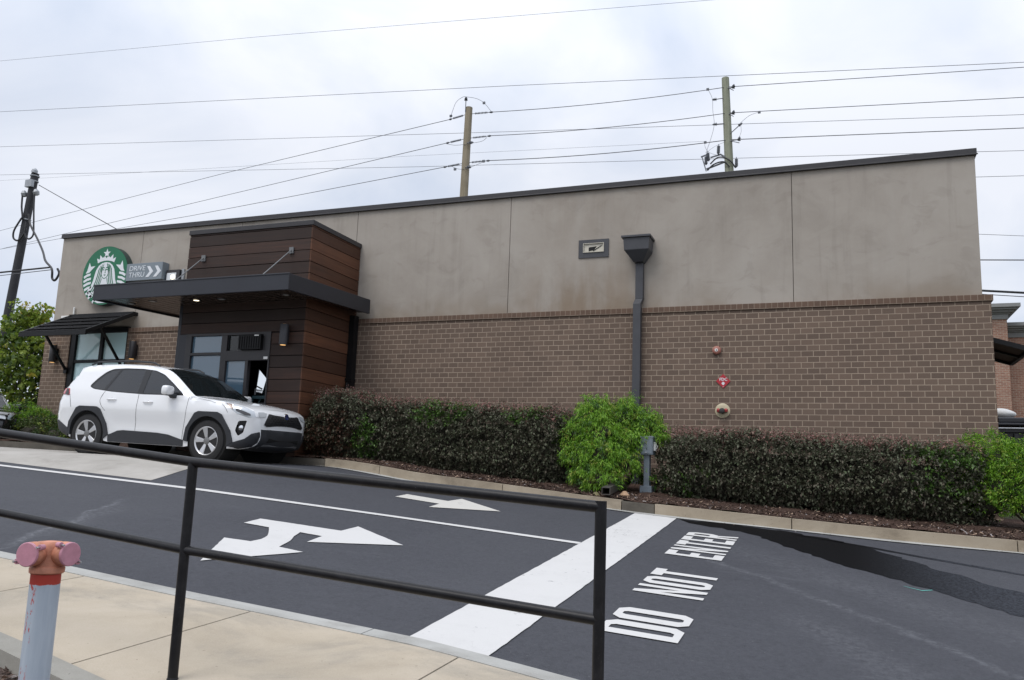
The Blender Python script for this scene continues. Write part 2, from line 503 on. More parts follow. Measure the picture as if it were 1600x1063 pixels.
M_asphalt = asphalt_mat()

def concrete_mat(name, c0, c1, c2, stain, joints=None, fine_amt=0.2):
    t = NT(name)
    big = t.noise(t.pos, 1.1, 6, 0.65, 0.4)
    col = t.ramp(big, [(0.28, c0), (0.5, c1), (0.74, c2)])
    st = t.noise(t.mapping(t.pos, (1.0, 1.0, 2.5), (4, 7, 0)), 0.9, 7, 0.7, 0.5)
    col = t.mix(t.maprange(st, 0.46, 0.72, 0.0, 0.8), col, stain)
    fine = t.noise(t.pos, 140, 4, 0.75)
    col = t.mix(t.maprange(fine, 0.45, 0.8, 0.0, fine_amt * 1.6), col, tuple(min(1, c * 1.35) for c in c2))
    col = t.mix(t.maprange(fine, 0.22, 0.42, fine_amt * 2.2, 0.0), col, tuple(c * 0.5 for c in c0))
    pit = t.noise(t.pos, 34, 2, 0.5)
    col = t.mix(t.maprange(pit, 0.72, 0.76, 0.0, 0.5), col, tuple(c * 0.4 for c in c0))
    return t.done(col, 0.9, t.bump(fine, 0.35, 0.004), 0.25)
M_walk = concrete_mat('warm_concrete', (0.350, 0.300, 0.230), (0.425, 0.368, 0.288), (0.48, 0.420, 0.338), (0.255, 0.235, 0.20))
M_kerb = concrete_mat('kerb_concrete', (0.245, 0.200, 0.148), (0.335, 0.282, 0.212), (0.40, 0.345, 0.270), (0.15, 0.122, 0.088))
M_kerb_near = concrete_mat('pale_kerb_concrete', (0.30, 0.30, 0.285), (0.37, 0.37, 0.35), (0.42, 0.42, 0.40), (0.23, 0.22, 0.20))
M_apron = concrete_mat('driveway_concrete', (0.315, 0.30, 0.27), (0.375, 0.355, 0.325), (0.43, 0.41, 0.38), (0.25, 0.235, 0.21))
M_dirty_shade = concrete_mat('stained_shaded_kerb_concrete', (0.075, 0.068, 0.056), (0.105, 0.094, 0.078), (0.15, 0.135, 0.112), (0.055, 0.050, 0.042))  # stain tone, also used as painted shade behind the car

def mulch_mat(name, c0, c1, c2):
    t = NT(name)
    v = t.n.new('ShaderNodeTexVoronoi'); v.inputs['Scale'].default_value = 42; v.feature = 'F1'
    t.l.new(t.mapping(t.pos, (1.0, 1.5, 1.0)), v.inputs['Vector'])
    f = t.noise(t.pos, 60, 6, 0.8)
    big = t.noise(t.pos, 1.6, 5, 0.6)
    col = t.ramp(f, [(0.3, c0), (0.52, c1), (0.72, c2)])
    col = t.mix(t.maprange(big, 0.4, 0.7, 0.0, 0.6), col, c0)
    h = t.math('ADD', v.outputs['Distance'], f)
    return t.done(col, 0.95, t.bump(h, 0.9, 0.03), 0.15)
M_mulch = mulch_mat('brown_mulch', (0.040, 0.024, 0.018), (0.100, 0.062, 0.048), (0.20, 0.135, 0.105))
M_bark = mulch_mat('grey_bark', (0.09, 0.065, 0.055), (0.19, 0.145, 0.125), (0.32, 0.26, 0.23))

def sheet(name, mt, rows, zf, kind='structure', z_off=0.0, smooth=True):
    """rows: list of lists of (x, y); all the same length"""
    nr, nc = len(rows), len(rows[0])
    V = np.array([(x, y, zf(x, y) + z_off) for r in rows for (x, y) in r])
    F = np.array([(i*nc+j, i*nc+j+1, (i+1)*nc+j+1, (i+1)*nc+j) for i in range(nr-1) for j in range(nc-1)])
    o = np_mesh(name, V, F, mt, smooth=smooth)
    if kind: o['kind'] = kind
    return o
def strip_rows(xs, y0, y1, n):
    return [[(x, y0(x) + (y1(x) - y0(x)) * k / n) for x in xs] for k in range(n + 1)]

# terrain to the horizon
def ground_z(x, y):
    z = max(-2.3, min(0.15, g(x, y) - 0.35))
    d = math.hypot(x + 8, y)
    return z * (1 - S((d - 40) / 120)) - 0.8 * S((d - 40) / 120)
gx = sorted(set([-900, -500, -260, -150, -100, -70] + list(range(-50, 33, 2)) + [45, 70, 100, 150, 260, 500, 900]))
gy = sorted(set([-300, -120, -60, -40] + list(range(-30, 43, 2)) + [60, 90, 140, 250, 450, 900, 1500]))
M_ground = mulch_mat('dry_ground', (0.05, 0.055, 0.03), (0.09, 0.09, 0.055), (0.14, 0.125, 0.085))
sheet('ground', M_ground, [[(x, y) for x in gx] for y in gy], ground_z)

xs = [-30 + 0.5 * i for i in range(89)]
sheet('asphalt_road', M_asphalt, strip_rows(xs, lambda x: near_y(x) + 0.02, lambda x: far_y(x) + 0.03, 26), g)
# concrete apron of the drive-through lane
ap = []
for k in range(15):
    f = k / 14
    ya = -5.86 + f * 3.75
    xr = -9.22 - 0.2 * f
    ap.append([(xr + (-24 - xr) * j / 30, ya) for j in range(31)])
sheet('concrete_driveway', M_apron, ap, g, z_off=0.005)
# joint in the apron, the concrete gutter along the kerb
gx2 = [-9.3 + 0.35 * i for i in range(60)]
sheet('gutter_pavement', M_kerb_near, strip_rows(gx2, lambda x: far_y(x) - 0.10 - 0.03 * math.sin(x * 2.3), lambda x: far_y(x) + 0.02, 2), g, z_off=0.011)
# pavement in front, with its kerb on the road side
xs2 = [-16 + 0.3 * i for i in range(75)]
KB = 0.15
def panel_x(k): return -3.60 + k * 1.535
walk = MB()
jn = 0.006
for k in range(-8, 6):
    xa, xb = panel_x(k) + jn, panel_x(k + 1) - jn
    n = 6
    for i in range(n):
        a = xa + (xb - xa) * i / n; b = xa + (xb - xa) * (i + 1) / n
        q = []
        for (x) in (a, b):
            sk = 0.0
            y0 = inner_y(x) + 0.0; y1 = near_y(x) - KB
            q.append((x, y0, walk_z(x, y0))); q.append((x + (y1 - y0) * 0.0, y1, walk_z(x, y1)))
        A, B, Cc, D = q   # a-inner, a-outer, b-inner, b-outer
        dn = lambda p, d=0.25: (p[0], p[1], p[2] - d)
        walk.hexa([dn(A), dn(Cc), dn(D), dn(B), A, Cc, D, B])
w_o = walk.build('sidewalk', M_walk); w_o['kind'] = 'structure'
wk = MB()
xk = -16.0
edges = [-16, -13.4, -10.6, -8.1, -5.5, -2.75, 0.0, 2.6, 5.2]
for e0, e1 in zip(edges, edges[1:]):
    n = 8
    for i in range(n):
        a = e0 + 0.004 + (e1 - e0 - 0.008) * i / n; b = e0 + 0.004 + (e1 - e0 - 0.008) * (i + 1) / n
        P = []
        for zz in (-0.3, 0.0):
            for (x, o) in ((a, -KB), (b, -KB), (b, 0.0), (a, 0.0)):
                y = near_y(x) + o
                P.append((x, y + (0.004 if o < 0 else 0), walk_z(x, y) + zz + (0.004 if zz == 0 else 0)))
        wk.hexa(P)
o = wk.build('roadside_kerb', M_kerb_near, smooth=30); o['kind'] = 'structure'
# raised edge on the planting side of the pavement
ik = MB()
for i in range(60):
    a = -14 + 0.3 * i + (0.003 if i % 9 == 0 else 0); b = -14 + 0.3 * (i + 1)
    P = []
    for zz in (-0.35, 0.0):
        for (x, o_) in ((a, -0.14), (b, -0.14), (b, -0.002), (a, -0.002)):
            y = inner_y(x) + o_
            P.append((x, y, walk_z(x, inner_y(x)) + zz + 0.006 - (0.012 if (zz == 0 and o_ < -0.1) else 0)))
    ik.hexa(P)
M_kerb_in = concrete_mat('weathered_edge_concrete', (0.21, 0.20, 0.175), (0.285, 0.275, 0.245), (0.34, 0.33, 0.30), (0.16, 0.145, 0.12))
o = ik.build('pavement_edge_kerb', M_kerb_in, smooth=30); o['kind'] = 'structure'
# bark bed in the foreground
sheet('foreground_bark_ground', M_bark, strip_rows([-14 + 0.25 * i for i in range(80)], lambda x: inner_y(x) - 5, lambda x: inner_y(x) - 0.10, 16),
      lambda x, y: walk_z(x, inner_y(x)) - 0.075 + (y - inner_y(x)) * 0.085 + 0.012 * math.sin(x * 31 + y * 17))

# kerb of the planting bed: separate lengths with open joints
joints = [-30, -27, -24, -21, -18, -15.2, -12.4, -8.75, -7.35, -4.9, -2.93, -2.45, -0.62, 2.03, 4.6, 7.5, 10]
kb = MB(); kd = MB()
for e0, e1 in zip(joints, joints[1:]):
    tgt = kd if (abs(e0 + 2.93) < 0.01 or e1 < -8.7) else kb  # short length is stained; left lengths also painted dark for the car's shade
    n = max(2, int((e1 - e0) / 0.3))
    for i in range(n):
        gap = 0.006
        a = e0 + gap + (e1 - e0 - 2 * gap) * i / n; b = e0 + gap + (e1 - e0 - 2 * gap) * (i + 1) / n
        P = []
        for zz in (-0.25, 0.15):
            for (x, off) in ((a, 0.0), (b, 0.0), (b, 0.16), (a, 0.16)):
                y = far_y(x) + off + (0.028 if (zz > 0 and off == 0) else 0.0)
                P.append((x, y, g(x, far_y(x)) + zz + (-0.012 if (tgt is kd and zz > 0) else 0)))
        tgt.hexa(P)
        tgt.v[-4:] = P[4:]
kbo = kb.build('planting_bed_kerb', M_kerb, smooth=30); kbo['kind'] = 'structure'
kdo = kd.build('stained_shaded_kerb', M_dirty_shade, smooth=30); kdo['kind'] = 'structure'
# mulch behind it
sheet('mulch_ground', M_mulch, strip_rows([-30 + 0.2 * i for i in range(206)], lambda x: far_y(x) + 0.155, lambda x: 0.05, 18),
      lambda x, y: bed_z(x, y) + 0.012 * math.sin(x * 23 + y * 9) + 0.010 * math.sin(y * 31 - x * 7))
sheet('side_mulch_ground', M_mulch, strip_rows([2.42 + 0.3 * i for i in range(22)], lambda x: 0.05, lambda x: 5.0, 8), lambda x, y: bed_z(x, min(y, 0.05)) - 0.02)

def flakes(name, n, xr, yf, zf, mats, size, prob):
    """loose chips lying on the mulch: one object, nobody could count them"""
    x = rng.uniform(xr[0], xr[1], n)
    y = np.array([yf(a) for a in x]); z = np.array([zf(a, b) for a, b in zip(x, y)])
    L = rng.uniform(size[0], size[1], n); W = L * rng.uniform(0.22, 0.5, n)
    th = rng.uniform(0, math.pi, n); tl = rng.normal(0, 0.3, n); tr = rng.normal(0, 0.3, n)
    ax = np.stack([np.cos(th), np.sin(th), tl], 1); ay = np.stack([-np.sin(th), np.cos(th), tr], 1)
    c = np.stack([x, y, z + 0.008 + 0.2 * L * np.abs(tl)], 1)
    V = np.stack([c - ax*L[:,None]/2 - ay*W[:,None]/2, c + ax*L[:,None]/2 - ay*W[:,None]/3, c + ax*L[:,None]/2 + ay*W[:,None]/2, c - ax*L[:,None]/2 + ay*W[:,None]/3], 1)
    top = V.reshape(-1, 3)
    F = np.arange(4 * n).reshape(n, 4)
    mi = rng.choice(len(mats), n, p=prob)
    o = np_mesh(name, top, F, mats, midx=mi)
    o['kind'] = 'stuff'
    return o
chipm = [mat('chip_dark', (0.045, 0.027, 0.02), 0.9), mat('chip_brown', (0.12, 0.075, 0.055), 0.9), mat('chip_tan', (0.30, 0.21, 0.15), 0.9), mat('chip_grey', (0.28, 0.25, 0.24), 0.9)]
flakes('mulch_chips', 9000, (-9.5, 4.5), lambda x: far_y(x) + 0.17 + abs(rng.normal(0, 0.45)) , bed_z, chipm, (0.015, 0.055), [0.45, 0.35, 0.14, 0.06])
flakes('bark_chips', 7000, (-6.5, -1.0), lambda x: inner_y(x) - 0.13 - abs(rng.uniform(0, 1.6)), lambda x, y: walk_z(x, inner_y(x)) - 0.075 + (y - inner_y(x)) * 0.085, chipm, (0.012, 0.045), [0.2, 0.35, 0.2, 0.25])
# grit lying in the gutter
flakes('gutter_grit', 1300, (-9.2, 4.0), lambda x: far_y(x) - 0.02 - abs(rng.normal(0, 0.06)), lambda x, y: g(x, y) + 0.0, chipm, (0.006, 0.02), [0.25, 0.25, 0.25, 0.25])

# wet run-off on the asphalt
def wet_mat():
    t = NT('wet_asphalt')
    fine = t.noise(t.pos, 130, 3, 0.8)
    col = t.ramp(fine, [(0.35, (0.003, 0.003, 0.0035)), (0.7, (0.013, 0.013, 0.014))])  # wet, with the hedge's dark reflection put into the matte colour
    p = t.sep(t.pos)
    far_ = t.math('MULTIPLY', t.maprange(p[0], 0.0, 1.5), t.maprange(t.noise(t.pos, 34, 4, 0.8), 0.40, 0.56, 0.3, 1.0))
    col = t.mix(far_, col, (0.048, 0.052, 0.062))
    return t.done(col, 0.8, t.bump(fine, 0.5, 0.006), 0.03)
M_wet = wet_mat()
wet_poly = [(-2.05, -3.60), (-1.9, -3.85), (-1.45, -3.98), (-1.02, -4.20), (-0.55, -4.85), (-0.1, -5.45), (0.35, -5.85), (0.75, -6.25), (1.1, -6.55), (1.43, -6.95), (2.1, -7.6), (2.8, -8.0), (2.5, -6.9), (1.75, -6.0), (1.35, -5.55), (1.03, -5.2), (0.6, -4.6), (0.25, -4.15), (-0.2, -3.80), (-0.75, -3.60), (-1.4, -3.56)]
def flat_poly(name, polys, mt, off, zf=g, cell=0.25):
    """flat shapes draped on the sloping ground, cut into small faces so that they follow it"""
    V, F = [], []
    for poly in polys:
        x0, x1 = min(p[0] for p in poly), max(p[0] for p in poly); y0, y1 = min(p[1] for p in poly), max(p[1] for p in poly)
        pts = [Vector(p) for p in poly]; n = len(pts)
        ed = [(i, (i + 1) % n) for i in range(n)]
        xx = x0 + cell / 2
        while xx < x1:
            yy = y0 + cell / 2
            while yy < y1:
                pts.append(Vector((xx, yy))); yy += cell
            xx += cell
        v, e, f, *_ = delaunay_2d_cdt(pts, ed, [list(range(n))], 1, 1e-5)
        b = len(V)
        V += [(p.x, p.y, zf(p.x, p.y) + off) for p in v]
        F += [tuple(b + i for i in q) for q in f]
    me = bpy.data.meshes.new(name); me.from_pydata(V, [], F); me.materials.append(mt)
    bm = bmesh.new(); bm.from_mesh(me)
    for q in bm.faces:
        q.normal_update()
        if q.normal.z < 0: q.normal_flip()
    bm.to_mesh(me); bm.free()
    o = bpy.data.objects.new(name, me); C.objects.link(o)
    return o
def wobble(poly, amp=0.04, step=0.12):
    out = []
    n = len(poly)
    for i in range(n):
        a, b = poly[i], poly[(i + 1) % n]
        k = max(1, int(math.hypot(b[0]-a[0], b[1]-a[1]) / step))
        for j in range(k):
            f = j / k
            out.append((a[0] + (b[0]-a[0]) * f + random.uniform(-amp, amp), a[1] + (b[1]-a[1]) * f + random.uniform(-amp, amp)))
    return out
o = flat_poly('wet_road_patch', [wobble(wet_poly, 0.045, 0.10)], M_wet, 0.003); o['kind'] = 'structure'
o = flat_poly('wet_road_trickle', [wobble([(-0.6, -3.78), (0.2, -4.02), (0.9, -4.35), (1.9, -4.75), (3.0, -5.3), (3.0, -5.38), (1.85, -4.84), (0.85, -4.45), (0.15, -4.10), (-0.6, -3.84)], 0.012)], M_wet, 0.003); o['kind'] = 'structure'

# ------------------------------------------------------------------ painted markings
def paint_mat(name, c, wear):
    t = NT(name)
    w = t.noise(t.pos, 9, 7, 0.75)
    w2 = t.noise(t.pos, 1.7, 4, 0.6)
    f = t.math('MULTIPLY', t.maprange(w, 0.60, 0.70, 0.0, wear), t.maprange(w2, 0.42, 0.60))
    grain = t.noise(t.pos, 150, 3, 0.8)
    col = t.mix(t.maprange(grain, 0.3, 0.6, 0.16, 0.0), c, tuple(q * 0.6 for q in c))
    soil = t.noise(t.pos, 2.5, 6, 0.7)
    col = t.mix(t.maprange(soil, 0.45, 0.75, 0.0, 0.22), col, tuple(q * 0.72 for q in c))
    vo = t.n.new('ShaderNodeTexVoronoi'); vo.feature = 'DISTANCE_TO_EDGE'; vo.inputs['Scale'].default_value = 7.5
    wv = t.n.new('ShaderNodeTexNoise'); wv.inputs['Scale'].default_value = 6.0; wv.inputs['Detail'].default_value = 5
    t.l.new(t.pos, wv.inputs['Vector'])
    wm = t.n.new('ShaderNodeVectorMath'); wm.operation = 'MULTIPLY_ADD'
    t.l.new(wv.outputs['Color'], wm.inputs[0]); wm.inputs[1].default_value = (0.35, 0.35, 0.0); t.l.new(t.mapping(t.pos, (1.0, 0.8, 1.0)), wm.inputs[2])
    t.l.new(wm.outputs[0], vo.inputs['Vector'])
    ck = t.math('MULTIPLY', t.maprange(vo.outputs['Distance'], 0.006, 0.020, 0.6, 0.0), t.maprange(t.noise(t.mapping(t.pos, (1, 1, 1), (2, 8, 0)), 1.3, 4), 0.56, 0.60))
    pp = t.sep(t.pos); ck = t.math('MULTIPLY', ck, t.maprange(pp[1], -6.8, -5.6, 0.12, 1.0))
    col = t.mix(ck, col, (0.09, 0.085, 0.08))
    col = t.mix(f, col, (0.10, 0.10, 0.11))
    return t.done(col, 0.7, t.bump(grain, 0.3, 0.004), 0.3)
M_paint = paint_mat('white_road_paint', (0.585, 0.58, 0.57), 0.85)
M_paint2 = paint_mat('cream_road_paint', (0.56, 0.545, 0.505), 0.6)
ROADP = 'road paint'
def mark(o, label): tag(o, label, 'road marking', kind='thing'); return o
mark(flat_poly('stop_line', [wobble([(-2.70, -10.56), (-2.09, -10.62), (-2.11, -3.60), (-2.70, -3.56)], 0.0035, 0.09)], M_paint, 0.008),
     'broad white stop bar painted straight across the asphalt lanes')
mark(flat_poly('lane_line', [[(-22, -6.08), (-22, -6.20), (-12, -6.17), (-8.2, -6.06), (-5.2, -6.15), (-2.704, -6.30), (-2.704, -6.19), (-5.2, -6.045), (-8.2, -5.95), (-12, -6.055)]], M_paint, 0.008),
     'long thin white line dividing the two lanes')
mark(flat_poly('lane_arrow', [[(-5.94, -4.60), (-5.93, -4.26), (-5.18, -4.44), (-5.12, -4.10), (-4.24, -4.78), (-5.14, -5.12), (-5.16, -4.76)]], M_paint2, 0.008),
     'small straight white arrow in the far lane pointing right')
big = [(-6.17, -7.60), (-6.20, -7.27), (-5.10, -7.31), (-5.09, -6.97), (-4.18, -7.58), (-5.03, -8.04), (-5.08, -7.70), (-5.38, -7.66), (-5.30, -7.88), (-5.19, -8.10), (-5.10, -8.40), (-4.78, -8.46), (-5.27, -9.29), (-5.785, -8.37), (-5.47, -8.36), (-5.46, -8.21), (-5.52, -8.03), (-5.62, -7.88), (-5.80, -7.64)]
mark(flat_poly('lane_arrow', [wobble(big, 0.003, 0.08)], M_paint, 0.008), 'large two-headed white arrow in the near lane, straight on and turning')

# block lettering that reads from the other end of the lane: up is -x, left to right is +y
ST = {  # strokes in a unit box (u across, v up), stroke weight follows below
 'D': [[(0,0),(.34,0),(.34,1),(0,1)], [(.34,1),(.34,.90),(.56,.90),(.64,.84),(.64,.16),(.56,.10),(.34,.10),(.34,0),(.80,0),(1,.12),(1,.88),(.80,1)]],
 'O': [[(.20,0),(.50,0),(.50,.10),(.42,.10),(.36,.15),(.36,.85),(.42,.90),(.50,.90),(.50,1),(.20,1),(0,.88),(0,.12)], [(.50,1),(.50,.90),(.58,.90),(.64,.85),(.64,.15),(.58,.10),(.50,.10),(.50,0),(.80,0),(1,.12),(1,.88),(.80,1)]],
 'N': [[(0,0),(.27,0),(.27,.62),(.73,0),(1,0),(1,1),(.73,1),(.73,.38),(.27,1),(0,1)]],
 'T': [[(.33,0),(.67,0),(.67,.82),(1,.82),(1,1),(0,1),(0,.82),(.33,.82)]],
 'E': [[(0,0),(1,0),(1,.17),(.36,.17),(.36,.42),(.85,.42),(.85,.58),(.36,.58),(.36,.83),(1,.83),(1,1),(0,1)]],
 'R': [[(0,0),(.22,0),(.22,.40),(.42,.40),(.76,0),(1,0),(.66,.41),(.86,.46),(1,.56),(1,.86),(.80,1),(0,1)]],
}
RH = [(.22,.54),(.68,.54),(.77,.60),(.77,.82),(.68,.87),(.22,.87)]
def letter(ch, y0, y1, xb=-1.10, xt=-1.71):
    fn = lambda u, v: (xb + (xt - xb) * v, y0 + (y1 - y0) * u)
    if ch == 'R':
        P = [[(0,0),(.34,0),(.34,1),(0,1)], [(.34,1),(.34,.86),(.60,.86),(.66,.81),(.66,.61),(.60,.55),(.34,.55),(.34,.40),(.78,.40),(1,.53),(1,.86),(.78,1)], [(.40,.40),(.68,0),(1,0),(.72,.40)]]
        return [[fn(*p) for p in q] for q in P]
    return [[fn(*p) for p in q] for q in ST[ch]]
def word(chars, y0, y1, gap, xb, xt):
    n = len(chars); w = (y1 - y0 - gap * (n - 1)) / n
    out = []
    for i, ch in enumerate(chars):
        a = y0 + i * (w + gap)
        out += letter(ch, a, a + w, xb, xt)
    return out
for (w_, y0, y1, gp, xb, xt, lab) in (('DO', -9.35, -8.60, 0.055, -1.075, -1.655, 'white painted word DO nearest the railing, beside the stop bar'),
                                 ('NOT', -8.03, -6.98, 0.07, -1.10, -1.70, 'white painted word NOT between DO and ENTER beside the stop bar'),
                                 ('ENTER', -6.20, -4.575, 0.065, -1.18, -1.775, 'white painted word ENTER near the kerb and wet streak')):
    mark(flat_poly('road_lettering', word(w_, y0, y1, gp, xb, xt), M_paint, 0.008, cell=0.5), lab)['group'] = 'painted words on the asphalt'
M_teal = mat('teal_marking_paint', (0.12, 0.55, 0.47), 0.7)
o = flat_poly('survey_paint_mark', [[(0.535, -6.255), (0.545, -6.268), (0.69, -6.37), (0.79, -6.275), (0.786, -6.265), (0.688, -6.355)]], M_teal, 0.006)
tag(o, 'small teal tick of spray paint beside the wet streak', 'road marking', kind='thing')

# ------------------------------------------------------------------ the cafe
B = tag(empty('cafe_building', (-8.2, 0, 0)), 'long low cafe with taupe stucco above brown brick and a wood entrance bay', 'building')
XL, XR = -18.755, 2.38          # brick ends
SL, SR = -18.64, 2.27           # stucco ends
ZL, ZC = 3.255, 5.705           # ledge top, underside of the coping
DEEP = 13.0

bk = MB()
bk.box(XL, -17.90, 0.0, DEEP, -1.2, 3.15)
bk.box(-17.90, -16.03, 0.0, 0.25, -1.2, 0.85)
bk.box(-16.03, -9.0, 0.0, 0.25, -1.2, 3.15)
bk.box(-9.0, XR, 0.0, 0.25, -1.2, 3.15)
bk.box(XR - 0.25, XR, 0.25, DEEP, -1.2, 3.15)
bk.build('brick_wall', M_brick, B)
lg = MB()
for (a, b) in ((XL - 0.03, -17.94), (-16.0, -12.87), (-9.66, XR + 0.03)):
    lg = MB(); lg.box(a, b, -0.03, 0.2, 3.15, ZL)
    if b > 0: lg.box(XR - 0.1, XR + 0.03, 0.2, DEEP, 3.15, ZL)
    lg.build('brick_ledge', M_soldier, B, bevel=0.004)
core = MB()
core.box(SL + 0.03, SR - 0.03, 0.115, DEEP - 0.1, 3.20, 5.70)
core.build('wall_core', M_groove, B)
jx = [SL, -15.957, -12.969, -9.83, -6.19, -0.70, SR]
for a, b in zip(jx, jx[1:]):
    p = MB()
    p.box(a + (0.005 if a != SL else 0), b - (0.005 if b != SR else 0), 0.08, 0.125, ZL, ZC)
    p.build('stucco_panel', M_stucco, B, bevel=0.004)
sd = MB()
sd.box(SR - 0.04, SR, 0.126, DEEP, ZL, ZC); sd.box(SL, SL + 0.04, 0.126, DEEP, ZL, ZC); sd.box(SL + 0.04, SR - 0.04, DEEP - 0.05, DEEP, ZL, ZC)
sd.build('stucco_side', M_stucco, B)
cp = MB()
cp.box(SL - 0.04, SR + 0.03, 0.035, 0.42, ZC, ZC + 0.115)
cp.box(SR - 0.35, SR + 0.03, 0.42, DEEP, ZC, ZC + 0.115)
cp.box(SL - 0.04, SL + 0.35, 0.42, DEEP, ZC, ZC + 0.115)
cp.box(SL - 0.055, SR + 0.045, 0.022, 0.034, ZC - 0.006, ZC + 0.018)
cp.build('parapet_cap', M_bronze, B, bevel=0.005)
rf = MB(); rf.box(SL + 0.05, SR - 0.05, 0.45, DEEP - 0.1, 4.9, 5.0); rf.build('roof', M_slate, B)

# window at the left end
wf = MB()
X0, X1, Z0, Z1 = -17.895, -16.035, 0.86, 3.30
wf.box(X0, X0 + 0.16, 0.02, 0.16, Z0, Z1); wf.box(X1 - 0.05, X1, 0.02, 0.16, Z0, Z1)
wf.box(X0 + 0.16, X1 - 0.05, 0.02, 0.16, Z1 - 0.13, Z1); wf.box(X0 + 0.16, X1 - 0.05, 0.02, 0.16, Z0, Z0 + 0.08)
wf.box(-16.935, -16.835, 0.025, 0.155, Z0 + 0.08, Z1 - 0.13)
wf.box(X0 + 0.16, -16.935, 0.03, 0.15, 2.435, 2.51); wf.box(-16.835, X1 - 0.05, 0.03, 0.15, 2.435, 2.51)
wfo = wf.build('window', M_black, B, bevel=0.004)
for (a, b) in ((X0 + 0.16, -16.935), (-16.835, X1 - 0.05)):
    for (c, d) in ((Z0 + 0.08, 2.435), (2.51, Z1 - 0.13)):
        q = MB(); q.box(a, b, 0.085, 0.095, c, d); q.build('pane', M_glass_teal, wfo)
rm = MB()
rm.box(-17.9, -16.03, 0.6, 0.62, 0.4, 3.3); rm.build('window_blind', mat('pale_blind', (0.42, 0.48, 0.48), 0.8), B)

# slatted awning over it
AW = MB()
ax0, ax1 = -17.95, -15.86
top = lambda f: Vector((0, -0.02 - 1.33 * f, 3.60 - 0.655 * f))     # down the slope from wall to front edge
AW.bar((ax0 + 0.03, *top(0)[1:]), (ax0 + 0.03, *top(1)[1:]), 0.06, 0.09)
AW.bar((ax1 - 0.03, *top(0)[1:]), (ax1 - 0.03, *top(1)[1:]), 0.06, 0.09)
AW.bar((-16.9, *(top(0)[1:])), (-16.9, *(top(1)[1:])), 0.04, 0.05)
AW.box(ax0, ax1, -1.385, -1.345, 2.865, 2.965)
AW.box(ax0, ax1, -0.075, 0.078, 3.565, 3.65)
awn = AW.build('awning', M_black, B, bevel=0.004)
sl = MB()
for i in range(9):
    f0 = 0.02 + i * 0.108
    a0, a1 = top(f0), top(f0 + 0.116)
    lift = 0.045 + (0.012 if i % 2 else 0.0)
    sl.hexa([(ax0 + 0.06, a1.y, a1.z + lift - 0.012), (ax1 - 0.06, a1.y, a1.z + lift - 0.012), (ax1 - 0.06, a0.y, a0.z + lift - 0.045), (ax0 + 0.06, a0.y, a0.z + lift - 0.045),
             (ax0 + 0.06, a1.y, a1.z + lift + 0.008), (ax1 - 0.06, a1.y, a1.z + lift + 0.008), (ax1 - 0.06, a0.y, a0.z + lift - 0.030), (ax0 + 0.06, a0.y, a0.z + lift - 0.030)])
sl.hexa([(ax0 + .06, *top(1)[1:]), (ax1 - .06, *top(1)[1:]), (ax1 - .06, *top(0)[1:]), (ax0 + .06, *top(0)[1:])] + [(x_, p_.y, p_.z + 0.012) for x_, p_ in ((ax0 + .06, top(1)), (ax1 - .06, top(1)), (ax1 - .06, top(0)), (ax0 + .06, top(0)))])
sl.build('awning_cover', mat('awning_slat_metal', (0.013, 0.012, 0.013), 0.45, 0, 0.2, 5, spec=0.3), awn)
for xa in (-17.92, -16.07):
    q = MB(); q.bar((xa, -0.82, 3.17), (xa, -0.01, 2.26), 0.045, 0.05); q.box(xa - 0.05, xa + 0.05, -0.035, -0.002, 2.17, 2.32)
    q.build('brace', M_black, awn)

# wood clad entrance bay
BX0, BX1, BY, BZ = -12.78, -9.70, -1.75, 4.85
bay = MB()
rows = 0.236
def planks(mb, z0, z1, xa, xb, ya, yb, side):
    k0 = math.floor((z0 - 1.51) / rows)
    z = 1.51 + k0 * rows
    while z < z1:
        a, b = max(z0, z + 0.006), min(z1, z + rows - 0.006)
        if b - a > 0.02:
            j = random.uniform(-0.004, 0.004)
            if side: mb.box(xa, xb + j, ya, yb, a, b)
            else: mb.box(xa, xb, ya + j, yb, a, b)
        z += rows
planks(bay, 2.705, BZ, BX0, BX1 - 0.03, BY, BY + 0.04, False)
planks(bay, -0.2, 2.705, -10.485, BX1 - 0.03, BY, BY + 0.04, False)
planks(bay, -0.2, 1.22, BX0, -10.49, BY, BY + 0.04, False)
bay_o = bay.build('bay_front_cladding', M_wood_front, B, bevel=0.003)
sdw = MB(); planks(sdw, -0.2, BZ, BX1 - 0.04, BX1, BY + 0.004, 0.07, True); sdw.build('bay_side_cladding', M_wood_side, B, bevel=0.003)
sdw = MB(); planks(sdw, 3.2, BZ, BX0, BX0 + 0.04, BY + 0.045, 0.07, True); sdw.build('bay_side_cladding', M_wood_front, B, bevel=0.003)
bc = MB()
bc.box(BX0 + 0.045, BX1 - 0.045, BY + 0.045, 0.0, 2.72, BZ - 0.02)
bc.box(BX0 + 0.045, -12.62, BY + 0.045, 0.0, -0.2, 2.72); bc.box(-10.47, BX1 - 0.045, BY + 0.045, 0.0, -0.2, 2.72)
bc.box(-12.62, -10.47, BY + 0.045, 0.0, -0.2, 1.2); bc.box(-12.62, -10.47, -0.2, 0.0, 1.2, 2.72)
bc.build('bay_core', M_dark, B)
cap = MB()
cap.box(BX0 - 0.02, BX1 + 0.02, BY - 0.02, 0.075, BZ, BZ + 0.10)
cap.build('bay_cap', M_bronze, B, bevel=0.006)
pil = MB()
pil.box(-12.80, -12.60, BY - 0.015, BY + 0.03, -0.2, 2.70); pil.box(-12.86, -12.781, BY - 0.005, 0.0, -0.2, 3.5)
pil.build('corner_panel', M_char, B, bevel=0.004)

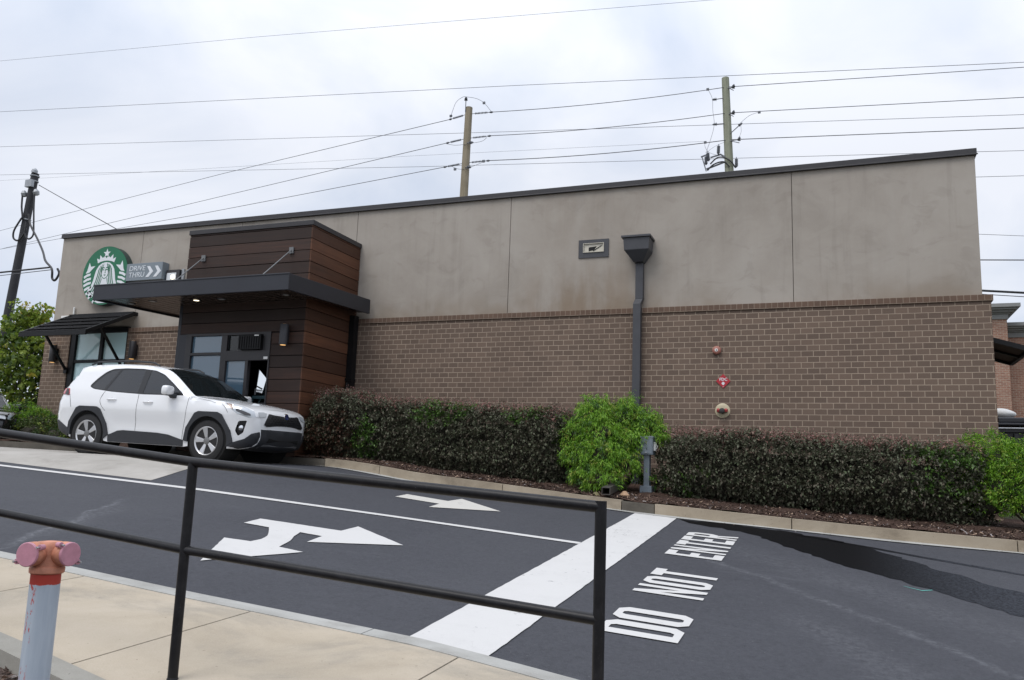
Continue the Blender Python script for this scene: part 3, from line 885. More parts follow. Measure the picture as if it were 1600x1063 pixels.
# drive-through window in the bay
sw = MB()
Y0, Y1 = BY - 0.02, BY + 0.08
sw.box(-12.60, -10.485, Y0, Y1, 2.655, 2.705)                       # head
sw.box(-12.60, -12.46, Y0, Y1, 1.22, 2.655)
sw.box(-12.46, -11.685, Y0, Y1, 2.255, 2.31)
sw.box(-11.685, -11.545, Y0, Y1, 1.22, 2.655)
sw.box(-11.545, -10.485, Y0, Y1, 2.13, 2.335)
sw.box(-11.06, -10.99, Y0, Y1, 1.22, 2.13)
sw.box(-10.515, -10.485, Y0, Y1, 1.22, 2.13); sw.box(-10.66, -10.485, Y0, Y1, 2.335, 2.655)
sw.box(-12.46, -11.685, Y0, Y1, 1.22, 1.30); sw.box(-11.545, -11.06, Y0, Y1, 1.22, 1.30); sw.box(-10.99, -10.515, Y0, Y1, 1.22, 1.28)
swo = sw.build('service_window', M_bronze, B, bevel=0.003)
for (a, b, c, d, gm) in ((-12.46, -11.685, 2.31, 2.655, M_glass_blue), (-12.46, -11.685, 1.30, 2.255, M_glass_blue), (-11.545, -11.20, 2.335, 2.655, M_glass_dark), (-11.545, -11.06, 1.30, 2.13, M_glass_blue)):
    q = MB(); q.box(a, b, BY + 0.035, BY + 0.043, c, d); q.build('pane', gm, swo)
gr = MB()
gr.box(-11.20, -10.66, BY - 0.10, BY + 0.06, 2.345, 2.63)
for i in range(9): gr.box(-11.19 + 0.058 * i, -11.165 + 0.058 * i, BY - 0.115, BY - 0.101, 2.36, 2.615)
for i in range(6): gr.box(-11.195, -10.665, BY - 0.108, BY - 0.1005, 2.365 + 0.045 * i, 2.372 + 0.045 * i)
gr.build('air_curtain', M_black, swo)
q = MB(); q.box(-10.80, -10.70, BY - 0.125, BY - 0.116, 2.605, 2.63); q.build('air_curtain_badge', M_white, swo)
# inside the open hatch: counter, machine and a mirror added in the shape of a sky reflection
q = MB(); q.box(-10.985, -10.52, BY + 0.09, BY + 0.55, 1.20, 1.27); q.build('counter', M_steel, swo)
mir = mat('mirror_glass', (0.80, 0.84, 0.86), 0.02, 1.0)
q = MB(); q.prism([(-10.90, 1.46), (-10.90, 1.58), (-10.86, 1.60), (-10.86, 1.98), (-10.64, 1.78), (-10.66, 1.72), (-10.72, 1.44)], lambda u, v, d: (u, d + (v - 1.4) * 0.06, v), BY + 0.14, BY + 0.15)
q.build('sky_reflection_pane', mir, swo)
q = MB(); q.bar((-10.80, BY + 0.26, 1.43), (-10.60, BY + 0.2, 1.76), 0.03, 0.03); q.box(-10.95, -10.60, BY + 0.15, BY + 0.3, 1.38, 1.44)
q.tube([(-10.90, BY + 0.13, 1.36), (-10.93, BY + 0.12, 1.30)], 0.012); q.tube([(-10.72, BY + 0.13, 1.36), (-10.76, BY + 0.12, 1.30)], 0.012)
q.build('drink_machine', mat('teal_dark', (0.02, 0.05, 0.06), 0.4), swo)
def text_mesh(s, name, mt, parent, size, origin, ux, uz, depth=0.004, shear=0.0, align='LEFT', weight=0.0, sx=1.0):
    cu = bpy.data.curves.new(name, 'FONT')
    cu.body = s; cu.size = size; cu.extrude = depth / 2; cu.shear = shear; cu.align_x = align; cu.offset = weight
    to = bpy.data.objects.new('tmp', cu); C.objects.link(to)
    bpy.context.view_layer.update()
    me = bpy.data.meshes.new_from_object(to.evaluated_get(bpy.context.evaluated_depsgraph_get()))
    bpy.data.objects.remove(to); bpy.data.curves.remove(cu)
    ux, uz = Vector(ux), Vector(uz); un = ux.cross(uz); o_ = Vector(origin)
    mi = local(parent)
    for v in me.vertices:
        v.co = mi @ (o_ + ux * v.co.x * sx + uz * v.co.y + un * v.co.z)
    me.materials.clear(); me.materials.append(mt); me.name = name
    o = bpy.data.objects.new(name, me); C.objects.link(o); o.parent = parent
    return o
q = MB(); q.box(-10.615, -10.52, BY - 0.03, BY - 0.021, 2.15, 2.20); npl = q.build('number_plate', M_white, swo)
# canopy
can = MB()
CX0, CX1, CY = -14.04, -9.31, -2.92
zt = lambda y: 3.665 + 0.037 * y       # falls a little to the front
zb = lambda y: 3.355 + 0.037 * y
def slab(mb, x0, x1, y0, y1, lo, hi):
    mb.hexa([(x0, y0, zb(y0) + lo), (x1, y0, zb(y0) + lo), (x1, y1, zb(y1) + lo), (x0, y1, zb(y1) + lo),
             (x0, y0, zt(y0) + hi), (x1, y0, zt(y0) + hi), (x1, y1, zt(y1) + hi), (x0, y1, zt(y1) + hi)])
slab(can, CX0, CX1, CY, CY + 0.05, 0, 0)
slab(can, CX0, CX0 + 0.05, CY + 0.05, 0.075, 0, 0); slab(can, CX1 - 0.05, CX1, CY + 0.05, -0.034, 0, 0)
can.hexa([(CX0 + 0.05, CY + 0.05, zt(CY) - 0.05), (BX1 + 0.0, CY + 0.05, zt(CY) - 0.05), (BX1, BY - 0.01, zt(BY) - 0.05), (CX0 + 0.05, BY - 0.01, zt(BY) - 0.05),
          (CX0 + 0.05, CY + 0.05, zt(CY) - 0.01), (BX1, CY + 0.05, zt(CY) - 0.01), (BX1, BY - 0.01, zt(BY) - 0.01), (CX0 + 0.05, BY - 0.01, zt(BY) - 0.01)])
can.box(CX0 + 0.05, BX0 - 0.02, BY - 0.01, 0.07, zt(BY) - 0.05, zt(BY)); can.box(BX1 + 0.01, CX1 - 0.05, CY + 0.05, -0.034, zt(CY) - 0.06, zt(CY) - 0.005)
slab(can, CX0 - 0.012, CX1 + 0.012, CY - 0.012, CY - 0.001, 0.29, 0.008)
cno = can.build('canopy', M_char, B, bevel=0.006)
sf = MB()
x = CX0 + 0.055
while x < CX1 - 0.06:
    xe = min(x + 0.178, CX1 - 0.055)
    y1 = 0.07 if (xe < BX0 - 0.02) else (BY - 0.005 if x < BX1 else -0.035)
    sf.hexa([(x, CY + 0.055, zb(CY) + 0.035), (xe, CY + 0.055, zb(CY) + 0.035), (xe, y1, zb(y1) + 0.035), (x, y1, zb(y1) + 0.035),
             (x, CY + 0.055, zb(CY) + 0.06), (xe, CY + 0.055, zb(CY) + 0.06), (xe, y1, zb(y1) + 0.06), (x, y1, zb(y1) + 0.06)])
    x += 0.20
sf.build('soffit', mat('dark_soffit_boards', (0.038, 0.026, 0.020), 0.24, 0, 0.35, 4.0, 0.05, 30, 0.6, stretch=(8, 0.4, 8)), cno)
M_rod = mat('dull_steel_rod', (0.17, 0.175, 0.18), 0.5, 0.3)
for (x, y0, y1, z1) in ((-10.155, -2.70, BY, 4.35), (-12.35, -2.62, BY, 4.32)):
    q = MB(); q.tube([(x, y0, zt(y0) - 0.01), (x, y1 - 0.03, z1)], 0.012, 8); q.box(x - 0.05, x + 0.05, BY - 0.035, BY - 0.006, z1 - 0.07, z1 + 0.06)
    q.box(x - 0.03, x + 0.03, y0 - 0.05, y0 + 0.05, zt(y0) - 0.005, zt(y0) + 0.035)
    q.build('hanger_rod', M_rod, cno)
M_lit = mat('lit_lamp_lens', (0.9, 0.85, 0.7), 0.4)
M_lit.node_tree.nodes['Principled BSDF'].inputs['Emission Color'].default_value = (1.0, 0.86, 0.62, 1)
M_lit.node_tree.nodes['Principled BSDF'].inputs['Emission Strength'].default_value = 2.5
M_unlit = mat('dim_lamp_lens', (0.30, 0.30, 0.28), 0.3)
for (lx, ly, on) in ((-13.71, -2.24, 0), (-13.0, -2.38, 0), (-12.0, -2.25, 1), (-11.38, -2.24, 0), (-9.79, -2.33, 0)):
    z = zb(ly) + 0.034
    q = MB(); q.lathe([(0.085, 0.0), (0.085, -0.008), (0.06, -0.010), (0.06, 0.0)], (lx, ly, z), n=20); dl = q.build('downlight', M_bronze, cno)
    q = MB(); q.lathe([(0.055, -0.006), (0.055, -0.011)], (lx, ly, z), n=16); q.build('lens', M_lit if on else M_unlit, cno)
# rain pipe tucked in the corner beside the bay
q = MB(); q.box(-9.695, -9.57, -0.20, -0.035, -0.2, 3.30); q.box(-9.71, -9.555, -0.22, -0.033, 1.9, 1.95); q.tube([(-9.63, -0.24, 1.45), (-9.63, -0.24, 1.85)], 0.03)
tag(q.build('rain_pipe', M_black), 'black rain pipe in the corner between the wood bay and brick wall', 'pipe')

# awning on the far side wall, seen from below
q = MB()
A_ = [(2.385, 0.6, 2.62), (2.385, 2.28, 2.62), (3.0, 0.6, 2.42), (3.0, 2.28, 2.42)]
for (i, j) in ((0, 2), (1, 3), (2, 3)): q.bar(A_[i], A_[j], 0.06, 0.08)
q.bar((2.385, 1.44, 2.62), (3.0, 1.44, 2.42), 0.06, 0.06)
sa = q.build('side_awning', M_black, B)
q = MB(); q.hexa([(2.385, 0.62, 2.63), (3.0, 0.62, 2.43), (3.0, 2.26, 2.43), (2.385, 2.26, 2.63), (2.385, 0.62, 2.65), (3.0, 0.62, 2.45), (3.0, 2.26, 2.45), (2.385, 2.26, 2.65)])
q.build('awning_cover', mat('dark_brown_awning', (0.07, 0.05, 0.042), 0.6), sa)

# wall lamps
def wall_lamp(x, y, z0, z1, label, round_=True, w=0.10):
    L = tag(empty('wall_lamp', (x, y, z0)), label, 'wall lamp', 'cylinder lamps on the cafe front')
    q = MB(); q.box(x - 0.045, x + 0.045, y - 0.03, y - 0.001, z0 + 0.08, z1 - 0.08); q.build('bracket', M_bronze, L)
    q = MB(); q.lathe([(0.075, 0), (0.082, 0.01), (0.082, z1 - z0 - 0.01), (0.075, z1 - z0)], (x, y - 0.115, z0), n=24); q.build('lamp_housing', M_slate if x > -12 else M_bronze, L, smooth=40)
    q = MB(); q.lathe([(0.055, -0.004), (0.055, 0.0)], (x, y - 0.115, z0), n=16); q.build('lens', M_warm, L)
    q = MB(); q.lathe([(0.055, 0.0), (0.055, 0.004)], (x, y - 0.115, z1), n=16); q.build('lens', M_warm, L)
    return L
M_warm = mat('warm_lamp_lens', (0.9, 0.6, 0.3), 0.4)
M_warm.node_tree.nodes['Principled BSDF'].inputs['Emission Color'].default_value = (1.0, 0.55, 0.2, 1)
M_warm.node_tree.nodes['Principled BSDF'].inputs['Emission Strength'].default_value = 1.0
wall_lamp(-18.29, 0, 2.44, 2.88, 'dark cylinder wall lamp behind the awning brace on the far left brick')
wall_lamp(-15.72, 0, 2.48, 2.91, 'dark cylinder wall lamp on brick between window and wood bay')
wall_lamp(-10.11, BY, 2.41, 2.82, 'grey cylinder wall lamp on the dark wood beside the service window')

# utility box with a short conduit at the left end
q = MB(); q.box(-18.30, -18.02, -0.005, 0.079, 3.49, 3.64); q.tube([(-17.93, 0.04, 3.45), (-17.93, 0.04, 3.86)], 0.022); q.tube([(-18.5, -0.03, 3.40), (-18.1, -0.03, 3.42)], 0.03)
tag(q.build('conduit_box', M_white, bevel=0.005), 'small white utility box with upright conduit above the slatted awning', 'utility box')

# ------------------------------------------------------------------ signs
M_green = mat('sign_green', (0.002, 0.135, 0.060), 0.35, 0, 0.08, 2)
M_signwhite = mat('sign_white', (0.72, 0.75, 0.78), 0.4)
SG = tag(empty('round_logo_sign', (-16.89, -0.1, 3.85)), 'round green sign with a white crowned long-haired woman, partly behind the canopy', 'sign')
sc = Vector((-16.88, 0, 4.59)); SRX, SRZ = 0.735, 0.745
q = MB()
ring = [(sc.x + SRX * math.cos(2*math.pi*i/64), sc.z + SRZ * math.sin(2*math.pi*i/64)) for i in range(64)]
q.prism(ring, lambda u, v, d: (u, d, v), -0.10, 0.078)
q.build('sign_body', mat('sign_edge', (0.03, 0.05, 0.045), 0.5), SG)
q = MB(); q.prism([(sc.x + (u - sc.x) * 0.995, sc.z + (v - sc.z) * 0.995) for u, v in ring], lambda u, v, d: (u, d, v), -0.112, -0.1005); q.build('sign_face', M_green, SG)
def emb(pts, lay=0.0):   # pixel-free emblem units: u, v in -1..1 of the disc
    return [(sc.x + SRX * u, sc.z + SRZ * v) for u, v in pts]
def draw(mb, pts, lay): mb.prism(emb(pts), lambda u, v, d: (u, d, v), -0.1125 - 0.0035 * lay, -0.1121)
def stroke(mb, pts, w, lay):
    w2 = w if isinstance(w, (list, tuple)) else [w] * len(pts)
    L, R_ = [], []
    for i, p in enumerate(pts):
        a = Vector(pts[max(0, i-1)]); b = Vector(pts[min(len(pts)-1, i+1)])
        d = (b - a).normalized(); n = Vector((-d.y, d.x))
        L.append(tuple(Vector(p) + n * w2[i] / 2)); R_.append(tuple(Vector(p) - n * w2[i] / 2))
    draw(mb, L + R_[::-1], lay)
mir_ = lambda pts: [(-u, v) for u, v in pts][::-1]
wt = MB()
star = []
for i in range(10):
    r = 0.165 if i % 2 == 0 else 0.068
    a = math.pi / 2 + i * math.pi / 5
    star.append((r * math.cos(a), 0.755 + r * 1.0 * math.sin(a)))
draw(wt, star, 1)
cr = [(-0.36, 0.43), (-0.42, 0.60), (-0.29, 0.55), (-0.29, 0.71), (-0.165, 0.60), (-0.075, 0.68), (0.0, 0.585)]
draw(wt, cr + [(-u, v) for u, v in cr[:-1]][::-1] + [(0.25, 0.475), (0.12, 0.50), (0, 0.508), (-0.12, 0.50), (-0.25, 0.475)], 1)
head = [(0.0, 0.455), (-0.16, 0.43), (-0.30, 0.34), (-0.40, 0.20), (-0.45, 0.02), (-0.49, -0.16), (-0.56, -0.33), (-0.70, -0.50)]
draw(wt, head + [(-0.42, -0.62), (0.42, -0.62)] + [(-u, v) for u, v in head[1:]][::-1], 1)
for sgn in (1, -1):
    f = (lambda P: P) if sgn == 1 else mir_
    draw(wt, f([(-0.73, 0.47), (-0.655, 0.33), (-0.46, 0.345), (-0.60, 0.22), (-0.70, 0.13), (-0.86, 0.10), (-0.80, 0.20), (-0.77, 0.32)]), 1)
    for k in range(7):
        v = 0.03 - 0.145 * k
        ro = math.sqrt(max(0.01, 0.90 - v * v)); wi = [0.30, 0.34, 0.34, 0.32, 0.27, 0.22, 0.16][k]
        u0 = -min(0.93, ro)
        draw(wt, f([(u0, v - 0.03), (u0 + wi * 0.45, v + 0.045), (u0 + wi, v + 0.07), (u0 + wi * 0.97, v - 0.005), (u0 + wi * 0.5, v - 0.04), (u0 + 0.03, v - 0.105)]), 1)
# lower robe and tail fins (mostly behind the canopy)
draw(wt, [(-0.30, -0.66), (0.30, -0.66), (0.36, -0.86), (0.18, -0.935), (-0.18, -0.935), (-0.36, -0.86)], 1)
draw(wt, [(-0.72, -0.52), (-0.50, -0.60), (-0.46, -0.74), (-0.62, -0.70)], 1); draw(wt, [(0.46, -0.74), (0.50, -0.60), (0.72, -0.52), (0.62, -0.70)], 1)
wt.build('emblem', M_signwhite, SG)
gl = MB()
for sgn in (1, -1):
    f = (lambda P: P) if sgn == 1 else mir_
    for off, top_ in ((0.0, 0.36), (0.085, 0.40), (0.17, 0.42)):
        stroke(gl, f([(-0.20 + off * 0.75, top_ - 0.02), (-0.275 + off * 0.8, 0.20), (-0.315 + off * 0.85, 0.0), (-0.36 + off * 0.9, -0.18), (-0.44 + off, -0.36), (-0.55 + off, -0.55)]), [0.012, 0.030, 0.034, 0.034, 0.036, 0.036], 2)
    stroke(gl, f([(-0.115, 0.245), (-0.075, 0.275), (-0.03, 0.255)]), 0.028, 2)         # brow
    stroke(gl, f([(-0.118, 0.185), (-0.075, 0.203), (-0.035, 0.180)]), 0.026, 2)        # eye
    stroke(gl, f([(-0.150, 0.31), (-0.168, 0.16), (-0.150, 0.03), (-0.09, -0.07), (0.0, -0.105)]), 0.022, 2)   # cheek
    stroke(gl, f([(-0.12, -0.10), (-0.16, -0.25), (-0.25, -0.42)]), 0.025, 2)
stroke(gl, [(0.022, 0.225), (0.010, 0.13), (0.026, 0.095), (-0.018, 0.088)], 0.018, 2)
draw(gl, [(-0.055, 0.02), (-0.015, 0.032), (0.0, 0.026), (0.015, 0.032), (0.055, 0.02), (0.0, -0.008)], 2)
gl.build('emblem_lines', M_green, SG)

DT = tag(empty('directional_sign', (-15.6, -0.08, 4.41)), 'grey sign reading DRIVE THRU with two white chevrons beside the round logo', 'sign')
q = MB(); q.box(-16.17, -15.05, -0.13, 0.078, 4.405, 4.83); q.build('sign_body', mat('sign_blue_grey', (0.20, 0.235, 0.265), 0.45), DT, bevel=0.004)
M_dtw = mat('sign_letter_white', (0.66, 0.70, 0.73), 0.4)
for s, z in (('DRIVE', 4.645), ('THRU', 4.485)):
    text_mesh(s, 'lettering', M_dtw, DT, 0.178, (-16.085, -0.133, z), (1, 0, 0), (0, 0, 1), 0.006, 0.08, sx=1.06)
q = MB()
for x0 in (-15.52, -15.28):
    q.prism([(x0, 4.74), (x0 + 0.085, 4.74), (x0 + 0.20, 4.605), (x0 + 0.07, 4.47), (x0 - 0.03, 4.47), (x0 + 0.09, 4.605)], lambda u, v, d: (u, d, v), -0.136, -0.1305)
q.build('chevrons', M_signwhite, DT)
FL = tag(empty('wall_floodlight', (-14.8, 0.0, 4.42)), 'white faced floodlight in a dark frame beside the drive thru sign', 'floodlight')
q = MB(); q.box(-15.02, -14.62, -0.02, 0.078, 4.28, 4.64); q.build('frame', M_bronze, FL)
q = MB(); q.box(-14.99, -14.71, -0.028, -0.0205, 4.30, 4.565); q.build('lens', M_signwhite, FL)
q = MB(); q.lathe([(0.06, 0.0), (0.05, 0.02)], (-14.80, -0.029, 4.46), (0, -1, 0), 14); q.build('bulb', M_lit, FL)
q = MB(); q.box(-14.60, -14.53, 0.03, 0.078, 4.1, 4.66); q.build('bracket', M_galv, FL)

# ------------------------------------------------------------------ on the brick and stucco
RD = tag(empty('downspout', (-3.49, -0.1, -0.2)), 'dark grey downspout with a funnel head running down the long wall', 'downspout')
q = MB()
q.box(-3.765, -3.205, -0.33, 0.079, 4.565, 4.61)
q.hexa([(-3.715, -0.29, 4.33), (-3.245, -0.29, 4.33), (-3.245, 0.079, 4.33), (-3.715, 0.079, 4.33), (-3.73, -0.30, 4.565), (-3.23, -0.30, 4.565), (-3.23, 0.079, 4.565), (-3.73, 0.079, 4.565)])
q.hexa([(-3.565, -0.13, 4.13), (-3.385, -0.13, 4.13), (-3.385, 0.079, 4.13), (-3.565, 0.079, 4.13), (-3.715, -0.29, 4.33), (-3.245, -0.29, 4.33), (-3.245, 0.079, 4.33), (-3.715, 0.079, 4.33)])
q.build('leader_head', M_slate, RD, bevel=0.006)
q = MB()
q.box(-3.545, -3.40, -0.045, 0.075, 3.43, 4.13)
q.hexa([(-3.56, -0.155, 3.32), (-3.415, -0.155, 3.32), (-3.415, -0.035, 3.32), (-3.56, -0.035, 3.32), (-3.545, -0.045, 3.43), (-3.40, -0.045, 3.43), (-3.40, 0.075, 3.43), (-3.545, 0.075, 3.43)])
q.box(-3.56, -3.415, -0.155, -0.035, -0.25, 3.32)
q.build('pipe', M_slate, RD, bevel=0.005)
SC = tag(empty('overflow_vent', (-4.4, 0.05, 4.32)), 'rectangular grey plate with a pale recessed opening on the stucco', 'vent')
q = MB()
vx0, vx1, vz0, vz1 = -4.715, -4.105, 4.32, 4.685
ox0, ox1, oz0, oz1 = -4.61, -4.21, 4.435, 4.60
q.box(vx0, vx1, 0.06, 0.078, vz0, oz0); q.box(vx0, vx1, 0.06, 0.078, oz1, vz1); q.box(vx0, ox0, 0.06, 0.078, oz0, oz1); q.box(ox1, vx1, 0.06, 0.078, oz0, oz1)
q.build('face_plate', M_slate, SC)
cream = mat('cream_liner', (0.55, 0.52, 0.44), 0.6)
q = MB(); q.box(ox0 - .01, ox0, 0.045, 0.078, oz0 - .01, oz1 + .01); q.box(ox1, ox1 + .01, 0.045, 0.078, oz0 - .01, oz1 + .01); q.box(ox0, ox1, 0.045, 0.078, oz0 - .01, oz0); q.box(ox0, ox1, 0.045, 0.078, oz1, oz1 + .01)
q.box(ox0, ox1, 0.072, 0.078, oz0, oz1); q.build('liner', cream, SC)
q = MB(); q.prism([(-4.51, 4.53), (-4.35, 4.545), (-4.41, 4.47), (-4.47, 4.462), (-4.51, 4.455)], lambda u, v, d: (u, d, v), 0.066, 0.0715); q.bar((-4.42, 0.068, 4.455), (-4.25, 0.068, 4.555), 0.008, 0.014); q.build('dark_shape', M_dark, SC)  # flat dark shape and bar inside the opening

BE = tag(empty('alarm_bell', (-2.04, 0, 2.35)), 'small faded red alarm bell high on the brick wall', 'alarm')
q = MB(); q.lathe([(0.075, 0.0), (0.08, 0.03), (0.074, 0.055), (0.055, 0.07), (0.0, 0.074)][:-1], (-2.035, -0.001, 2.415), (0, -1, 0), 28); q.build('bell', mat('faded_red', (0.36, 0.15, 0.115), 0.5, 0, 0.15, 20), BE, smooth=50)
q = MB(); q.lathe([(0.028, 0.0), (0.028, 0.006)], (-2.035, -0.0705, 2.415), (0, -1, 0), 20); q.build('centre_cap', M_white, BE)
q = MB(); q.lathe([(0.009, 0.0), (0.009, 0.01)], (-2.035, -0.0765, 2.415), (0, -1, 0), 12); q.build('bolt', M_dark, BE)

FS = tag(empty('hydrant_connection_sign', (-1.925, 0, 1.73)), 'red diamond sign reading FDC on the brick wall', 'sign')
q = MB(); h = 0.128
q.prism([(-1.925, 1.855 + h), (-1.925 + h, 1.855), (-1.925, 1.855 - h), (-1.925 - h, 1.855)], lambda u, v, d: (u, d, v), -0.012, -0.003)
q.build('sign_plate', mat('sign_red', (0.42, 0.018, 0.030), 0.45), FS)
text_mesh('FDC', 'lettering', M_signwhite, FS, 0.074, (-1.922, -0.0125, 1.862), (1, 0, 0), (0, 0, 1), 0.003, 0, 'CENTER', 0.0015)
q = MB(); cx_, cz_ = -1.925, 1.815
q.prism([(cx_-.013, cz_+.026), (cx_+.013, cz_+.026), (cx_+.015, cz_+.012), (cx_+.030, cz_+.010), (cx_+.026, cz_-.008), (cx_+.016, cz_-.012), (cx_+.016, cz_-.026), (cx_, cz_-.034), (cx_-.016, cz_-.026), (cx_-.016, cz_-.012), (cx_-.026, cz_-.008), (cx_-.030, cz_+.010), (cx_-.015, cz_+.012)], lambda u, v, d: (u, d, v), -0.014, -0.0123)
q.box(cx_ - .012, cx_ + .012, -0.014, -0.0123, 1.752, 1.757)
q.build('symbol', M_signwhite, FS)

FC = tag(empty('wall_hose_inlet', (-1.94, 0, 1.19)), 'round cream hose inlet with red caps low on the brick wall', 'hose inlet')
q = MB(); q.lathe([(0.132, 0.0), (0.132, 0.008), (0.115, 0.018), (0.07, 0.022)], (-1.938, -0.001, 1.322), (0, -1, 0), 36); q.build('wall_plate', mat('brass_cream', (0.50, 0.44, 0.30), 0.5), FC, smooth=40)
q = MB(); q.lathe([(0.05, 0.0), (0.052, 0.06), (0.046, 0.085), (0.02, 0.092)], (-1.938, -0.022, 1.315), (0, -1, 0), 24); q.build('inlet_body', mat('dark_inlet', (0.03, 0.028, 0.027), 0.4), FC, smooth=50)
for s in (-1, 1):
    q = MB(); a = Vector((-1.938 + s * 0.045, -0.06, 1.322)); q.lathe([(0.030, 0.0), (0.036, 0.012), (0.036, 0.038), (0.028, 0.05)], a, (s, -0.25, 0), 6); q.build('cap', mat('inlet_red', (0.36, 0.05, 0.05), 0.5), FC)

# power pedestal in the bed
PD = tag(empty('power_pedestal', (-2.8, -2.2, -0.18)), 'grey electric pedestal box on a post in front of the hedges', 'electric box')
M_ped = mat('grey_painted_metal', (0.155, 0.185, 0.215), 0.5, 0, 0.08, 6)
px0, px1, py0, py1 = -2.905, -2.715, -2.32, -2.08
q = MB(); q.box(px0, px1, py0, py1, 0.435, 0.71); q.box(px0 - 0.008, px1 + 0.008, py0 - 0.01, py1 + 0.008, 0.695, 0.722); q.box(px0 + 0.012, px1 - 0.012, py0 - 0.006, py0 - 0.0005, 0.45, 0.69)
q.build('cabinet', M_ped, PD, bevel=0.006)
q = MB(); q.box(-2.865, -2.775, -2.27, -2.15, -0.05, 0.435); q.build('post', M_ped, PD, bevel=0.004)
q = MB(); q.box(-2.91, -2.725, -2.33, -2.10, -0.25, -0.045); q.build('base', M_ped, PD, bevel=0.006)
q = MB(); q.box(px1 + 0.0005, px1 + 0.03, -2.25, -2.15, 0.50, 0.63); q.tube([(px1 + 0.03, -2.2, 0.60), (px1 + 0.055, -2.2, 0.57), (px1 + 0.03, -2.2, 0.52)], 0.006, 6); q.build('outlet_cover', M_white, PD, bevel=0.004)
q = MB(); q.box(-2.83, -2.80, py0 - 0.02, py0 - 0.0065, 0.46, 0.475); q.build('latch', M_galv, PD)

# drain spout and two stones
DS = MB()
sx, sy0, sy1 = -3.20, -3.27, -1.6
for (a, b, c, d) in ((-0.065, -0.055, 0, 0.11), (0.055, 0.065, 0, 0.11), (-0.055, 0.055, 0.10, 0.11), (-0.055, 0.055, 0, 0.01)):
    DS.hexa([(sx + a, sy0, -0.195 + c), (sx + b, sy0, -0.195 + c), (sx + b - 0.1, sy1, -0.03 + c), (sx + a - 0.1, sy1, -0.03 + c), (sx + a, sy0, -0.195 + d), (sx + b, sy0, -0.195 + d), (sx + b - 0.1, sy1, -0.03 + d), (sx + a - 0.1, sy1, -0.03 + d)])
tag(DS.build('drain_spout', mat('brown_drain_metal', (0.055, 0.050, 0.045), 0.55, 0, 0.25, 12)), 'dark rectangular drain spout lying in the mulch at the kerb', 'drain pipe')
def rock(loc, s, mt, label):
    bm = bmesh.new(); bmesh.ops.create_icosphere(bm, subdivisions=3, radius=1)
    ph = random.uniform(0, 9)
    for v in bm.verts:
        n = v.co.copy()
        k = 1 + 0.16 * math.sin(3.1 * n.x + ph) + 0.13 * math.sin(4.3 * n.y + 2 * ph) + 0.1 * math.sin(5.7 * n.z + ph)
        v.co = Vector((n.x * s[0] * k, n.y * s[1] * k, n.z * s[2] * k))
    me = bpy.data.meshes.new('rock'); bm.to_mesh(me); bm.free(); me.materials.append(mt); smooth_mesh(me, 50)
    o = bpy.data.objects.new('rock', me); C.objects.link(o); o.location = loc
    return tag(o, label, 'rock')
rock((-3.40, -3.10, -0.215), (0.065, 0.06, 0.045), mat('mossy_stone', (0.17, 0.15, 0.075), 0.9, 0, 0.3, 20, 0.3, 40), 'small mossy yellow stone at the left of the drain spout')
rock((-3.00, -2.95, -0.195), (0.075, 0.07, 0.05), mat('tan_stone', (0.38, 0.25, 0.155), 0.9, 0, 0.25, 20, 0.3, 40), 'orange tan stone at the right of the drain spout')

# ------------------------------------------------------------------ railing and standpipe in the foreground
RL = tag(empty('pipe_railing', (-3.04, -12.0, -1.02)), 'black two-rail pipe railing along the pavement in the foreground', 'railing')
def rail_mat():
    t = NT('black_railing_paint')
    n1 = t.noise(t.mapping(t.pos, (1, 1, 1)), 14, 6, 0.75); n2 = t.noise(t.pos, 90, 5, 0.8); n3 = t.noise(t.pos, 3.0, 3)
    col = t.mix(t.maprange(n1, 0.4, 0.75, 0.0, 0.8), (0.006, 0.006, 0.0075), (0.017, 0.017, 0.020))
    f = t.math('MULTIPLY', t.maprange(n2, 0.58, 0.72, 0.0, 0.8), t.maprange(n3, 0.45, 0.65))
    col = t.mix(f, col, (0.11, 0.10, 0.10))
    rust = t.math('MULTIPLY', t.maprange(t.noise(t.pos, 26, 6, 0.8), 0.62, 0.72, 0.0, 0.75), t.maprange(t.noise(t.pos, 1.8, 3), 0.45, 0.62))
    col = t.mix(rust, col, (0.085, 0.045, 0.025))
    return t.done(col, 0.40, t.bump(n2, 0.25, 0.002), 0.28)
M_rail = rail_mat()
topr = [(-9.6, -12.0, 0.56), (-7.2, -12.0, 0.385), (-5.2, -12.0, 0.222), (-4.444, -12.0, 0.150), (-3.053, -12.0, 0.022), (-0.925, -12.0, -0.105)]
tz = lambda x: lerp_poly([(p[0], p[2]) for p in topr], x)
def dense(pts, n=8):
    out = []
    for a, b in zip(pts, pts[1:]):
        for k in range(n): out.append(tuple(Vector(a).lerp(Vector(b), k / n)))
    return out + [pts[-1]]
q = MB(); q.tube(topr, 0.0245, 20); q.build('top_rail', M_rail, RL, smooth=40)
q = MB(); q.tube([(x, y, z - 0.432) for x, y, z in topr[:-1]] + [(-0.925, -12.0, -0.105 - 0.449)], 0.0225, 18); q.build('mid_rail', M_rail, RL, smooth=40)
for x in (-7.3, -5.2, -3.05, -0.925):
    q = MB(); z1 = tz(x); q.tube([(x, -12.0, z1 - 1.35), (x, -12.0, z1 + (0.0 if x < -1 else 0.0245))], 0.0245, 20)
    q.lathe([(0.028, 0), (0.028, 0.005), (0.025, 0.01)], (x, -12.0, walk_z(x, -12.0) - 0.002), n=18)
    q.build('post', M_rail, RL, smooth=40)

